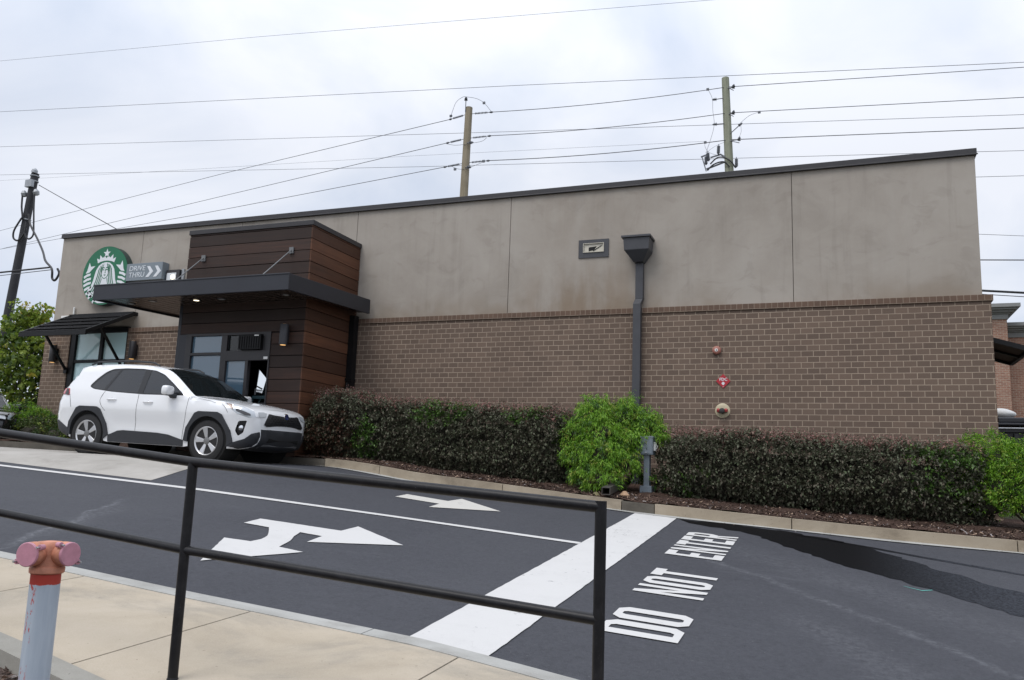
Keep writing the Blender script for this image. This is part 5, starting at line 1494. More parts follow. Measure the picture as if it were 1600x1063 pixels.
REG['fog_recess'] = rounded([(3.22, 0.56), (3.27, 0.72), (3.40, 0.735), (3.38, 0.66), (3.35, 0.53), (3.27, 0.47)], 0.02)
REG['tail'] = rounded([(-0.862, 1.06), (-0.855, 1.17), (-0.62, 1.165), (-0.545, 1.05), (-0.60, 1.035)], 0.015)

def region_mesh(name, outer, holes, offset, mt, parent, mirror=True, cell=0.07, rim=0.0, sides=(1, -1)):
    pts = [Vector(p) for p in outer]; n = len(pts)
    ed = [(i, (i + 1) % n) for i in range(n)]
    rings = [list(outer)]
    for h in holes:
        b = len(pts); k = len(h)
        pts += [Vector(p) for p in h]; ed += [(b + i, b + (i + 1) % k) for i in range(k)]
        rings.append(list(h))
    x0, x1 = min(p[0] for p in outer), max(p[0] for p in outer); z0, z1 = min(p[1] for p in outer), max(p[1] for p in outer)
    nx, nz = max(1, int((x1 - x0) / cell)), max(1, int((z1 - z0) / cell))
    def inside(p, poly):
        c = False; k = len(poly); j = k - 1
        for i in range(k):
            if (poly[i][1] > p[1]) != (poly[j][1] > p[1]) and p[0] < (poly[j][0] - poly[i][0]) * (p[1] - poly[i][1]) / (poly[j][1] - poly[i][1]) + poly[i][0]: c = not c
            j = i
        return c
    def near(p, poly, d):
        for i in range(len(poly)):
            if abs(poly[i][0] - p[0]) < d and abs(poly[i][1] - p[1]) < d: return True
        return False
    for i in range(nx):
        for j in range(nz):
            p = (x0 + (i + 0.5) * (x1 - x0) / nx, z0 + (j + 0.5) * (z1 - z0) / nz)
            if inside(p, outer) and not any(inside(p, h) for h in holes) and not any(near(p, r, cell * 0.3) for r in rings): pts.append(Vector(p))
    v, e, f, *_ = delaunay_2d_cdt(pts, ed, [], 0, 1e-6)
    tris = []
    for q in f:
        c = (sum(v[i].x for i in q) / len(q), sum(v[i].y for i in q) / len(q))
        if inside(c, outer) and not any(inside(c, h) for h in holes): tris.append(q)
    V, F = [], []
    for s in sides:
        b = len(V)
        V += [(p.x, s * (side_y(p.x, p.y) + offset), p.y) for p in v]
        F += [tuple(b + i for i in (q if s < 0 else q[::-1])) for q in tris]
    me = bpy.data.meshes.new(name); me.from_pydata(V, [], F)
    bm = bmesh.new(); bm.from_mesh(me)
    bmesh.ops.delete(bm, geom=[q for q in bm.verts if not q.link_faces], context='VERTS')
    bmesh.ops.recalc_face_normals(bm, faces=bm.faces)
    for q in bm.faces:
        c = q.calc_center_median()
        if q.normal.y * c.y < 0: q.normal_flip()
    if rim:
        be = [x_ for x_ in bm.edges if x_.is_boundary]
        r = bmesh.ops.extrude_edge_only(bm, edges=be)
        for q in r['geom']:
            if isinstance(q, bmesh.types.BMVert): q.co.y -= rim * (1 if q.co.y > 0 else -1)
    bm.to_mesh(me); bm.free()
    me.materials.append(mt); smooth_mesh(me, 40)
    o = bpy.data.objects.new(name, me); C.objects.link(o); o.parent = parent
    return o

def nose_x(z, y):
    """front of the car at height z and across y"""
    zs = [p for p in UP if p[0] > 3.0][::-1]
    prof = sorted([(p[1], p[0]) for p in UP if p[0] > 2.9], key=lambda t_: t_[0])
    x = interp(prof, z)
    w = max(0.3, side_y(x, z))
    return x + 0.075 * (1 - min(1, abs(y) / w) ** 2)
def front_patch(name, poly, off, mt, parent, cell=0.08, thick=0.0):
    pts = [Vector(p) for p in poly]; n = len(pts)
    ed = [(i, (i+1) % n) for i in range(n)]
    y0, y1 = min(p[0] for p in poly), max(p[0] for p in poly); z0, z1 = min(p[1] for p in poly), max(p[1] for p in poly)
    yy = y0 + cell / 2
    while yy < y1:
        zz = z0 + cell / 2
        while zz < z1: pts.append(Vector((yy, zz))); zz += cell
        yy += cell
    v, e, f, *_ = delaunay_2d_cdt(pts, ed, [list(range(n))], 1, 1e-6)
    me = bpy.data.meshes.new(name); me.from_pydata([(nose_x(p.y, p.x) + off, p.x, p.y) for p in v], [], [tuple(q) for q in f])
    bm = bmesh.new(); bm.from_mesh(me)
    bmesh.ops.recalc_face_normals(bm, faces=bm.faces)
    for q in bm.faces:
        if q.normal.x < 0: q.normal_flip()
    if thick:
        r = bmesh.ops.extrude_edge_only(bm, edges=[x_ for x_ in bm.edges if x_.is_boundary])
        for q in r['geom']:
            if isinstance(q, bmesh.types.BMVert): q.co.x -= thick
    bm.to_mesh(me); bm.free(); me.materials.append(mt); smooth_mesh(me, 40)
    o = bpy.data.objects.new(name, me); C.objects.link(o); o.parent = parent
    return o

def top_strip(name, i0, i1, yf, mt, parent, crown, lift=0.0, ny=12):
    """surface across the car between two points of the outline"""
    V, F = [], []
    m_ = i1 - i0 + 1
    for i in range(i0, i1 + 1):
        x, z = UP[i]
        a = Vector(UP[max(0, i-1)]); b = Vector(UP[min(len(UP)-1, i+1)])
        d = (b - a).normalized(); nx, nz = -d.y, d.x
        w = side_y(x, z) * yf
        full = max(0.3, side_y(x, z))
        for j in range(ny + 1):
            y = -w + 2 * w * j / ny
            k = crown * (1 - (y / full) ** 2) + lift
            if x > 3.35: k = max(k, 0.075 * (1 - (y / full) ** 2) * smoothstep(3.35, 3.5, x) + lift)
            V.append((x + nx * k, y, z + nz * k))
    for i in range(m_ - 1):
        for j in range(ny):
            F.append((i*(ny+1)+j, (i+1)*(ny+1)+j, (i+1)*(ny+1)+j+1, i*(ny+1)+j+1))
    me = bpy.data.meshes.new(name); me.from_pydata(V, [], F)
    bm = bmesh.new(); bm.from_mesh(me); bmesh.ops.recalc_face_normals(bm, faces=bm.faces)
    bm.to_mesh(me); bm.free(); me.materials.append(mt); smooth_mesh(me, 50)
    o = bpy.data.objects.new(name, me); C.objects.link(o); o.parent = parent
    return o

M_tyre = mat('tyre_rubber', (0.016, 0.016, 0.017), 0.85, 0, 0.2, 20, 0.1, 60)
M_clad = mat('black_plastic_cladding', (0.024, 0.026, 0.031), 0.6, 0, 0.1, 8, 0.06, 120)
M_alloy = mat('silver_alloy', (0.62, 0.62, 0.63), 0.28, 0.75)
M_disc = mat('brake_disc', (0.20, 0.20, 0.20), 0.5, 0.7)
M_well = mat('wheel_well', (0.006, 0.006, 0.006), 0.95)
M_chrome = mat('chrome_trim', (0.75, 0.76, 0.78), 0.12, 1.0)
M_gloss = mat('black_gloss_trim', (0.008, 0.008, 0.009), 0.15, 0, spec=0.5)
M_red = mat('tail_lamp_red', (0.42, 0.010, 0.014), 0.15, 0, spec=0.6, coat=0.6)
M_lampglass = mat('headlamp_lens', (0.50, 0.53, 0.56), 0.12, 0.2, spec=0.8, coat=1.0)
M_lampdark = mat('headlamp_dark', (0.05, 0.05, 0.055), 0.2, 0.2, coat=0.8)
M_amber = mat('side_marker_amber', (0.16, 0.07, 0.045), 0.2, 0, coat=0.6)
M_grille = mat('grille_mesh', (0.012, 0.012, 0.014), 0.35)
M_silverp = mat('satin_silver_plastic', (0.20, 0.205, 0.215), 0.4, 0.2)
M_badge = mat('badge_blue', (0.02, 0.03, 0.12), 0.2, 0, coat=0.8)
M_headliner = mat('cabin_trim', (0.035, 0.034, 0.034), 0.9)

def wheel(cx, side, parent):
    """side = -1: the car's right, nearest the camera"""
    y = side * 0.80
    o = Vector((cx, y, TR)); ax = (0, side, 0)
    W = empty('wheel', (0, 0, 0)); W.parent = parent
    q = MB(); q.lathe([(0.232, -0.10), (0.30, -0.105), (0.345, -0.09), (0.357, -0.06), (0.357, 0.06), (0.345, 0.092), (0.305, 0.108), (0.245, 0.104), (0.232, 0.085)], o, ax, 48)
    me = q.build('tyre', M_tyre, None, smooth=35); me.parent = W
    q = MB(); q.lathe([(0.232, -0.10), (0.232, 0.088), (0.243, 0.106), (0.238, 0.108), (0.222, 0.092), (0.214, -0.08)], o, ax, 48); b = q.build('rim', M_alloy, None, smooth=30); b.parent = W
    q = MB(); q.lathe([(0.226, -0.05), (0.226, -0.03)], o, ax, 32); b = q.build('hub_back', M_well, None); b.parent = W
    q = MB(); q.lathe([(0.155, -0.02), (0.155, 0.0), (0.07, 0.002), (0.07, 0.03)], o, ax, 32); b = q.build('brake_disc', M_disc, None); b.parent = W
    q = MB()
    for k in range(5):
        a = math.radians(90 + 72 * k + 14)
        for da, w0, w1 in ((0.0, 0.030, 0.062),):
            rd = Vector((math.cos(a), 0, math.sin(a))); tg = Vector((-math.sin(a), 0, math.cos(a))); n = Vector(ax)
            P = []
            for (r, w, h0, h1) in ((0.045, w0, 0.045, 0.085), (0.226, w1, 0.070, 0.100)):
                P.append((r, w, h0, h1))
            (ra, wa, a0, a1), (rb, wb, b0, b1) = P
            q.hexa([o + rd*ra - tg*wa + n*a0, o + rd*rb - tg*wb + n*b0, o + rd*rb + tg*wb + n*b0, o + rd*ra + tg*wa + n*a0,
                    o + rd*ra - tg*wa*0.8 + n*a1, o + rd*rb - tg*wb*0.78 + n*b1, o + rd*rb + tg*wb*0.78 + n*b1, o + rd*ra + tg*wa*0.8 + n*a1])
    b = q.build('spokes', M_alloy, None, bevel=0.006); b.parent = W
    q = MB(); q.lathe([(0.062, 0.05), (0.060, 0.092), (0.040, 0.098), (0.03, 0.10)], o, ax, 24)
    for k in range(5):
        a = math.radians(90 + 72 * k + 50)
        q.lathe([(0.010, 0.08), (0.010, 0.094)], o + Vector((math.cos(a), 0, math.sin(a))) * 0.048, ax, 8)
    b = q.build('hub_cap', M_disc, None, smooth=30); b.parent = W
    return W

def idx_near(x, z):
    return min(range(len(UP)), key=lambda i: (UP[i][0]-x)**2 + (UP[i][1]-z)**2)

def suv(name, label, paint, loc, rz, pitch, roll, scale=1.0, detail=True):
    T = tag(empty(name), label, 'car')
    holes = [REG[k] for k in ('dlo', 'front_flare', 'rear_flare', 'sill', 'front_skirt', 'rear_skirt', 'headlight', 'fog_recess', 'tail')]
    outer = UP + BOT
    region_mesh('body', outer, [REG['dlo'], REG['headlight'], REG['fog_recess'], REG['tail']], 0.0, paint, T, cell=0.075)
    # lids and panels across the car
    i_ws0, i_ws1 = idx_near(1.42, 1.575), idx_near(2.28, 1.11)
    i_rg0, i_rg1 = idx_near(-0.83, 1.17), idx_near(-0.60, 1.50)
    top_strip('hatch', 0, i_rg0, 1.0, paint, T, 0.03); top_strip('rear_glass', i_rg0, i_rg1, 1.0, M_glass_side, T, 0.03)
    top_strip('roof', i_rg1, i_ws0, 1.0, paint, T, 0.03)
    ws = top_strip('windscreen', i_ws0, i_ws1, 0.985, M_glass_dark, T, 0.05)
    top_strip('hood', i_ws1, idx_near(3.40, 0.935), 1.0, paint, T, 0.035)
    top_strip('front_bumper', idx_near(3.40, 0.935), idx_near(3.55, 0.60), 1.0, paint, T, 0.035, ny=16)
    top_strip('lower_valance', idx_near(3.55, 0.60), len(UP) - 1, 1.0, M_clad, T, 0.035, ny=16)
    # black window surround and panes on both sides
    for s in (-1, 1): region_mesh('window_surround', REG['dlo'], [REG['q_glass'], REG['r_glass'], REG['f_glass']], -0.006, M_gloss, T, cell=0.08, sides=(s,))
    for k, gm in (('q_glass', M_glass_side), ('r_glass', M_glass_side), ('f_glass', M_glass_side)):
        for s in (-1, 1): region_mesh('side_window', REG[k], [], -0.010, gm, T, cell=0.1, sides=(s,))
    for k in ('front_flare', 'rear_flare'):
        for s in (-1, 1): region_mesh('wheel_arch_trim', REG[k], [], 0.024, M_clad, T, rim=0.09, sides=(s,))
    for s in (-1, 1): region_mesh('sill_trim', REG['sill'], [], 0.014, M_clad, T, rim=0.03, sides=(s,))
    for s in (-1, 1):
        region_mesh('front_skirt', REG['front_skirt'], [], 0.020, M_clad, T, rim=0.03, sides=(s,))
        region_mesh('rear_skirt', REG['rear_skirt'], [], 0.010, M_clad, T, rim=0.03, sides=(s,))
    for s in (-1, 1):
        hl = region_mesh('headlight', REG['headlight'], [], -0.004, M_lampglass, T, sides=(s,), cell=0.05)
        b = region_mesh('lamp_insert', rounded([(3.20, 0.930), (3.33, 0.895), (3.44, 0.850), (3.45, 0.815), (3.36, 0.825), (3.22, 0.885)], 0.01), [], 0.003, M_lampdark, None, sides=(s,), cell=0.05); b.parent = hl
        b = region_mesh('side_marker', [(3.00, 1.007), (3.10, 0.995), (3.17, 0.905), (3.125, 0.925)], [], 0.002, M_amber, None, sides=(s,), cell=0.05); b.parent = hl
        front_patch('headlight', rounded([(s * 0.66, 0.795), (s * 0.64, 0.885), (s * 0.52, 0.895), (s * 0.445, 0.885), (s * 0.50, 0.815)], 0.015), 0.010, M_lampglass, T, cell=0.05)
        region_mesh('fog_recess', REG['fog_recess'], [], -0.03, M_grille, T, sides=(s,), cell=0.05)
        yy = side_y(3.31, 0.60)
        q = MB(); q.lathe([(0.042, -0.03), (0.045, 0.0), (0.03, 0.010)], (3.31, s * (yy - 0.02), 0.605), (0.75, s * 0.66, 0), 18); b = q.build('fog_light', M_chrome, None, smooth=40); b.parent = T
        tl = region_mesh('tail_light', REG['tail'], [], 0.012, M_red, T, sides=(s,), rim=0.03, cell=0.05)
        b = region_mesh('lamp_insert', [(-0.70, 1.055), (-0.70, 1.155), (-0.63, 1.155), (-0.56, 1.052), (-0.61, 1.043)], [], 0.016, M_gloss, None, sides=(s,), cell=0.05); b.parent = tl
    # grille, lower mouth, skid plate, badge
    front_patch('grille', rounded([(-0.555, 0.685), (-0.42, 0.875), (0.42, 0.875), (0.555, 0.685), (0.50, 0.655), (-0.50, 0.655)], 0.02), 0.014, M_grille, T)
    q = MB()
    for r_ in range(5):
        for k in range(-7, 8):
            y = (k + (0.5 if r_ % 2 else 0)) * 0.072; z = 0.682 + 0.036 * r_
            if abs(y) > 0.51 - 0.75 * (z - 0.685) - 0.03: continue
            x = nose_x(z, y) + 0.017
            q.bar((x, y - 0.032, z), (x, y - 0.012, z + 0.016), 0.006, 0.007, (1, 0, 0)); q.bar((x, y - 0.012, z + 0.016), (x, y + 0.012, z + 0.016), 0.006, 0.007, (1, 0, 0)); q.bar((x, y + 0.012, z + 0.016), (x, y + 0.032, z), 0.006, 0.007, (1, 0, 0))
    b = q.build('grille_mesh', M_clad, None); b.parent = T
    front_patch('grille_slot', [(-0.46, 0.908), (0.46, 0.908), (0.46, 0.922), (-0.46, 0.922)], 0.006, M_gloss, T)
    front_patch('lower_bumper', rounded([(-0.575, 0.30), (-0.575, 0.43), (-0.50, 0.585), (-0.46, 0.605), (0.46, 0.605), (0.50, 0.585), (0.575, 0.43), (0.575, 0.30)], 0.02), 0.010, M_clad, T, thick=0.02)
    front_patch('lower_mouth', [(-0.44, 0.385), (-0.42, 0.455), (0.42, 0.455), (0.44, 0.385)], 0.014, M_well, T)
    front_patch('skid_plate', rounded([(-0.55, 0.285), (-0.46, 0.350), (0.46, 0.350), (0.55, 0.285)], 0.02), 0.022, M_silverp, T, thick=0.015)
    q = MB(); xb_ = nose_x(0.84, 0) + 0.016
    q.lathe([(0.066, 0.0), (0.066, 0.014), (0.052, 0.018), (0.052, 0.0)], (xb_, 0, 0.842), (1, 0, 0.12), 28); bd = q.build('badge', M_chrome, None, smooth=40); bd.parent = T
    q = MB(); q.lathe([(0.052, 0.010), (0.050, 0.015)], (xb_, 0, 0.842), (1, 0, 0.12), 28); b = q.build('badge_face', M_badge, None); b.parent = bd
    q = MB(); q.lathe([(0.018, 0.015), (0.018, 0.018), (0.013, 0.018), (0.013, 0.015)], (xb_, 0, 0.837), (1, 0, 0.12), 20); q.bar((xb_ + 0.0165, -0.042, 0.862), (xb_ + 0.0165, 0.042, 0.862), 0.006, 0.004); b = q.build('badge_mark', M_chrome, None); b.parent = bd
    # shut lines
    q = MB()
    def seam(pts, w=0.0028):
        P = [Vector((x, -(side_y(x, z) + 0.0015), z)) for x, z in catmull(pts, 4)]
        q.tube(P, w, 4); q.tube([Vector((p.x, -p.y, p.z)) for p in P], w, 4)
    seam([(1.10, 1.10), (1.115, 0.9), (1.11, 0.6), (1.10, 0.24)]); seam([(2.22, 1.085), (2.215, 0.8), (2.17, 0.5), (2.15, 0.30)]); seam([(0.30, 1.13), (0.24, 0.98), (0.30, 0.87), (0.40, 0.78)]); 
    seam([(-0.545, 1.05), (-0.47, 0.92), (-0.43, 0.82)]); seam([(2.30, 1.083), (2.6, 1.045), (2.80, 1.005)]); seam([(2.93, 0.995), (3.02, 0.93), (3.08, 0.85)])
    b = q.build('panel_gap', M_well, None); b.parent = T
    for s in (-1, 1):
        for hx, hz_ in ((0.52, 0.985), (1.36, 0.965)):
            y = s * (side_y(hx, hz_))
            q = MB(); q.tube([(hx - 0.105, y + s * 0.006, hz_), (hx - 0.09, y + s * 0.030, hz_), (hx + 0.08, y + s * 0.032, hz_ + 0.004), (hx + 0.10, y + s * 0.006, hz_ + 0.004)], [0.010, 0.014, 0.014, 0.010], 10)
            q.lathe([(0.03, -0.004), (0.03, 0.002)], (hx, y, hz_ + 0.01), (0, s, 0), 14)
            b = q.build('door_handle', paint, None, smooth=50); b.parent = T
        # mirror
        bm = bmesh.new(); bmesh.ops.create_uvsphere(bm, u_segments=20, v_segments=12, radius=1)
        for v in bm.verts:
            n = v.co.copy(); pw = lambda a: math.copysign(abs(a) ** 0.6, a)
            v.co = Vector((1.86 + pw(n.x) * 0.085 + 0.03 * n.y * s, s * 1.02 + pw(n.y) * 0.125, 1.175 + pw(n.z) * (0.085 + 0.01 * n.y * s)))
        me = bpy.data.meshes.new('mirror_shell'); bm.to_mesh(me); bm.free(); me.materials.append(paint); smooth_mesh(me, 60)
        mo = bpy.data.objects.new('mirror', me); C.objects.link(mo); mo.parent = T
        q = MB(); q.hexa([(1.80, s*0.86, 1.06), (1.96, s*0.86, 1.06), (1.94, s*0.93, 1.05), (1.84, s*0.93, 1.05), (1.82, s*0.88, 1.13), (1.94, s*0.88, 1.13), (1.93, s*1.0, 1.11), (1.83, s*1.0, 1.11)]); q.box(1.80, 1.93, min(s*0.93, s*1.11), max(s*0.93, s*1.11), 1.088, 1.112)
        b = q.build('mirror_arm', M_clad, None, bevel=0.01); b.parent = mo
        q = MB(); P = []
        for k in range(13):
            x = -0.42 + 1.62 * k / 12
            z = interp(UP[idx_near(-0.65, 1.575):idx_near(1.55, 1.53)], x)
            P.append((x, s * 0.575, z + 0.022 + (0.035 if 0 < k < 12 else 0.0)))
        q.tube(P, 0.016, 8); b = q.build('roof_rail', M_clad, None, smooth=50); b.parent = T
    for cx in (0.0, WB):
        for s in (-1, 1):
            wheel(cx, s, T)
            q = MB(); q.lathe([(0.40, 0.0), (0.40, 0.42)], (cx, s * 0.87, TR + 0.01), (0, -s, 0), 28); b = q.build('wheel_well', M_well, None); b.parent = T
    # floor pan and cabin
    q = MB(); q.box(-0.55, 3.2, -0.60, 0.60, 0.24, 0.34); q.box(0.45, 2.25, -0.84, 0.84, 0.245, 0.30); q.box(-0.6, 2.25, -0.80, 0.80, 0.88, 0.94); q.box(2.05, 2.32, -0.74, 0.74, 0.94, 1.065)
    b = q.build('floor_pan', M_well, None); b.parent = T
    q = MB(); q.box(-0.45, 1.35, -0.58, 0.58, 1.575, 1.59); b = q.build('headliner', M_headliner, None); b.parent = T
    for s in (-1, 1):
        for sx in (1.12, 0.2):
            q = MB(); q.hexa([(sx - 0.12, s*0.36 - 0.23, 0.90), (sx + 0.02, s*0.36 - 0.23, 0.90), (sx + 0.02, s*0.36 + 0.23, 0.90), (sx - 0.12, s*0.36 + 0.23, 0.90), (sx - 0.26, s*0.36 - 0.19, 1.36), (sx - 0.15, s*0.36 - 0.19, 1.36), (sx - 0.15, s*0.36 + 0.19, 1.36), (sx - 0.26, s*0.36 + 0.19, 1.36)])
            q.box(sx - 0.29, sx - 0.19, s*0.36 - 0.12, s*0.36 + 0.12, 1.385, 1.52)
            b = q.build('car_seat', M_headliner, None, bevel=0.03); b.parent = T
    q = MB(); ring_ = [(1.78 - 0.07 * math.sin(a), 0.36 + 0.18 * math.cos(a), 1.06 + 0.17 * math.sin(a)) for a in [2*math.pi*k/24 for k in range(25)]]
    q.tube(ring_, 0.014, 8, cap=False); b = q.build('steering_wheel', M_well, None, smooth=50); b.parent = T
    T.location = loc; T.rotation_euler = (roll, pitch, rz); T.scale = (scale,) * 3
    return T

M_carwhite = mat('white_car_paint', (0.76, 0.77, 0.785), 0.22, 0, spec=0.5, coat=0.8)
M_carblack = mat('black_car_paint', (0.012, 0.012, 0.014), 0.2, 0, spec=0.5, coat=1.0)
suv('white_suv', 'white SUV with black wheel arches waiting at the drive-through window', M_carwhite, (-12.67, -3.05, 0.172), R(0.3), R(1.8), R(0.6))
suv('black_car', 'black car nose cut off by the left edge behind the white car', M_carblack, (-20.85, -0.30, 0.20), R(-33), R(0.5), 0, 0.93)

# ------------------------------------------------------------------ the driver, faint behind the glass
def skin_body(name, joints, edges, mt, parent, root=0, levels=2):
    me = bpy.data.meshes.new(name)
    me.from_pydata([j[0] for j in joints], edges, [])
    o = bpy.data.objects.new(name, me); C.objects.link(o)
    md = o.modifiers.new('skin', 'SKIN'); md.use_smooth_shade = True
    for i, v in enumerate(me.skin_vertices[0].data):
        r = joints[i][1]; v.radius = r if isinstance(r, tuple) else (r, r); v.use_root = (i == root)
    sb = o.modifiers.new('sub', 'SUBSURF'); sb.levels = levels; sb.render_levels = levels
    bpy.context.view_layer.update()
    me2 = bpy.data.meshes.new_from_object(o.evaluated_get(bpy.context.evaluated_depsgraph_get()))
    bpy.data.objects.remove(o); bpy.data.meshes.remove(me)
    me2.materials.clear(); me2.materials.append(mt); me2.name = name
    smooth_mesh(me2, 180)
    o = bpy.data.objects.new(name, me2); C.objects.link(o)
    if parent is not None: o.parent = parent
    return o
PE = tag(empty('person', (-12.67, -3.05, 0.172), (R(0.6), R(1.8), R(0.3))), 'driver in a dark top behind the windscreen of the white SUV', 'person')
M_skin = mat('skin', (0.42, 0.25, 0.18), 0.5)
M_shirt = mat('dark_shirt', (0.03, 0.032, 0.04), 0.85)
M_hair = mat('dark_hair', (0.018, 0.013, 0.010), 0.6)
YD = 0.36
J = [((1.00, YD, 0.70), .15), ((1.03, YD, 0.86), .15), ((1.02, YD, 1.00), (.15, .12)), ((1.00, YD, 1.12), (.13, .10)), ((1.02, YD, 1.19), .055), ((1.04, YD, 1.245), .052), ((1.055, YD, 1.30), (.075, .085)), ((1.06, YD, 1.37), (.078, .095)), ((1.05, YD, 1.43), .06),
     ((1.01, YD - .18, 1.12), .058), ((1.14, YD - .25, 0.99), .046), ((1.38, YD - .20, 1.05), .038), ((1.60, YD - .17, 1.15), .030), ((1.66, YD - .165, 1.17), .030),
     ((1.01, YD + .18, 1.12), .058), ((1.14, YD + .25, 0.99), .046), ((1.38, YD + .20, 1.05), .038), ((1.60, YD + .17, 1.15), .030), ((1.66, YD + .165, 1.17), .030),
     ((1.12, YD - .10, 0.70), .085), ((1.42, YD - .12, 0.72), .065), ((1.62, YD - .12, 0.48), .045), ((1.12, YD + .10, 0.70), .085), ((1.42, YD + .12, 0.72), .065), ((1.62, YD + .12, 0.48), .045)]
E_ = [(0,1),(1,2),(2,3),(3,4),(4,5),(5,6),(6,7),(7,8),(3,9),(9,10),(10,11),(11,12),(12,13),(3,14),(14,15),(15,16),(16,17),(17,18),(0,19),(19,20),(20,21),(0,22),(22,23),(23,24)]
skin_body('body', J, E_, M_skin, PE)
JS = [(p, (r[0]*1.1, r[1]*1.1) if isinstance(r, tuple) else r * 1.12) for p, r in (J[0], J[1], J[2], J[3], J[9], J[10], J[11], J[14], J[15], J[16])]
JS.append(((1.01, YD, 1.165), .07))
skin_body('shirt', JS, [(0,1),(1,2),(2,3),(3,4),(4,5),(5,6),(3,7),(7,8),(8,9),(3,10)], M_shirt, PE)
q = MB(); q.m = 0
bm = bmesh.new(); bmesh.ops.create_uvsphere(bm, u_segments=20, v_segments=14, radius=1)
for v in bm.verts:
    n = v.co.copy(); v.co = Vector((1.035 + n.x * 0.098, YD + n.y * 0.090, 1.385 + n.z * 0.105))
bmesh.ops.delete(bm, geom=[v for v in bm.verts if v.co.x > 1.09 and v.co.z < 1.44], context='VERTS')
me = bpy.data.meshes.new('hair'); bm.to_mesh(me); bm.free(); me.materials.append(M_hair); smooth_mesh(me, 180)
o = bpy.data.objects.new('hair', me); C.objects.link(o); o.parent = PE

# ------------------------------------------------------------------ utility poles and overhead wires
def pole_mat(name, c0, c1, c2):
    t = NT(name)
    gr_ = t.noise(t.mapping(t.pos, (14, 14, 0.35)), 1.3, 7, 0.72)
    col = t.ramp(gr_, [(0.3, c0), (0.52, c1), (0.75, c2)])
    b_ = t.noise(t.pos, 1.1, 4)
    col = t.mix(t.maprange(b_, 0.45, 0.7, 0, 0.5), col, c0)
    return t.done(col, 0.9, t.bump(gr_, 0.4, 0.01), 0.2)
M_pole1 = pole_mat('weathered_tan_wood', (0.20, 0.17, 0.12), (0.30, 0.26, 0.19), (0.40, 0.35, 0.265))
M_pole2 = pole_mat('greenish_treated_wood', (0.19, 0.20, 0.15), (0.28, 0.295, 0.225), (0.38, 0.395, 0.31))
M_pole3 = mat('dark_coated_pole', (0.022, 0.023, 0.028), 0.6, 0, 0.25, 3)
M_wire = mat('aluminium_wire', (0.10, 0.105, 0.115), 0.6)
M_wire_d = mat('dark_cable', (0.02, 0.02, 0.023), 0.6)
M_ins = mat('grey_insulator', (0.13, 0.14, 0.16), 0.4)
def dead_end(parent, a, b):
    """string of sheds between the pole and the conductor, with its end clamp"""
    a, b = Vector(a), Vector(b); d = (b - a); L = d.length; n = d.normalized()
    q = MB(); prof = [(0.012, 0.0), (0.012, L * 0.12)]
    k = 9
    for i in range(k):
        h = L * (0.16 + 0.60 * i / k); prof += [(0.015, h), (0.045, h + 0.014), (0.045, h + 0.022), (0.015, h + 0.032)]
    prof += [(0.014, L * 0.82), (0.032, L * 0.86), (0.045, L * 0.93), (0.02, L)]
    q.lathe(prof, a, n, 12)
    return q.build('insulator', M_ins, parent)
def post_ins(parent, a, b, bell):
    q = MB(); q.tube([a, b], 0.018, 8)
    prof = [(0.02, -0.06)]
    for i in range(3): prof += [(0.03, -0.05 + 0.045 * i), (0.075 - 0.008 * i, -0.035 + 0.045 * i), (0.03, -0.015 + 0.045 * i)]
    prof += [(0.03, 0.10), (0.01, 0.12)]
    q.lathe(prof, b, bell, 14); return q.build('insulator', M_ins, parent)
def jumper(parent, pts, r=0.008, mt=None):
    q = MB(); q.tube([tuple(p) for p in cat3(pts)], r, 5); return q.build('jumper_wire', mt or M_wire, parent)
def cat3(pts, sub=6):
    out = []
    for i in range(len(pts) - 1):
        p0 = Vector(pts[max(0, i-1)]); p1 = Vector(pts[i]); p2 = Vector(pts[i+1]); p3 = Vector(pts[min(len(pts)-1, i+2)])
        for k in range(sub):
            t_ = k / sub
            out.append(0.5 * ((2*p1) + (p2 - p0) * t_ + (2*p0 - 5*p1 + 4*p2 - p3) * t_**2 + (3*p1 - p0 - 3*p2 + p3) * t_**3))
    return out + [Vector(pts[-1])]

P1 = tag(empty('utility_pole', (-13.97, 14, -0.8)), 'tan wooden utility pole rising above the middle of the roof', 'utility pole', 'wooden utility poles behind the cafe')
q = MB(); q.tube([(-13.97, 14, -0.8), (-13.80, 14, 11.2), (-13.752, 14, 14.83)], [0.20, 0.165, 0.145], 20); q.build('shaft', M_pole1, P1, smooth=50)
for a, b in (((-13.9, 14, 14.545), (-14.64, 14.03, 14.44)), ((-13.62, 14, 14.55), (-12.70, 14.05, 14.53)), ((-13.92, 14, 13.50), (-14.72, 14.03, 13.43)), ((-13.64, 14, 13.51), (-12.74, 14.05, 13.525)), ((-13.94, 14, 12.46), (-14.79, 14.03, 12.40)), ((-13.66, 14, 12.47), (-12.75, 14.05, 12.48))): dead_end(P1, a, b)
post_ins(P1, (-13.84, 13.86, 14.60), (-13.83, 13.84, 15.13), (0, 0, 1))
post_ins(P1, (-13.70, 13.85, 13.25), (-13.52, 13.82, 13.23), (1, 0, 0)); post_ins(P1, (-13.72, 13.85, 12.22), (-13.56, 13.82, 12.20), (1, 0, 0))
jumper(P1, [(-14.56, 13.95, 14.52), (-14.48, 13.9, 14.61), (-14.28, 13.85, 15.06), (-14.0, 13.85, 15.25), (-13.83, 13.84, 15.24), (-13.36, 13.85, 15.10), (-13.04, 13.9, 14.89), (-12.78, 14.0, 14.56)])
jumper(P1, [(-14.70, 14, 13.39), (-14.28, 13.9, 13.24), (-13.9, 13.83, 13.19), (-13.52, 13.82, 13.20), (-13.07, 13.9, 13.27), (-12.90, 14, 13.45)])
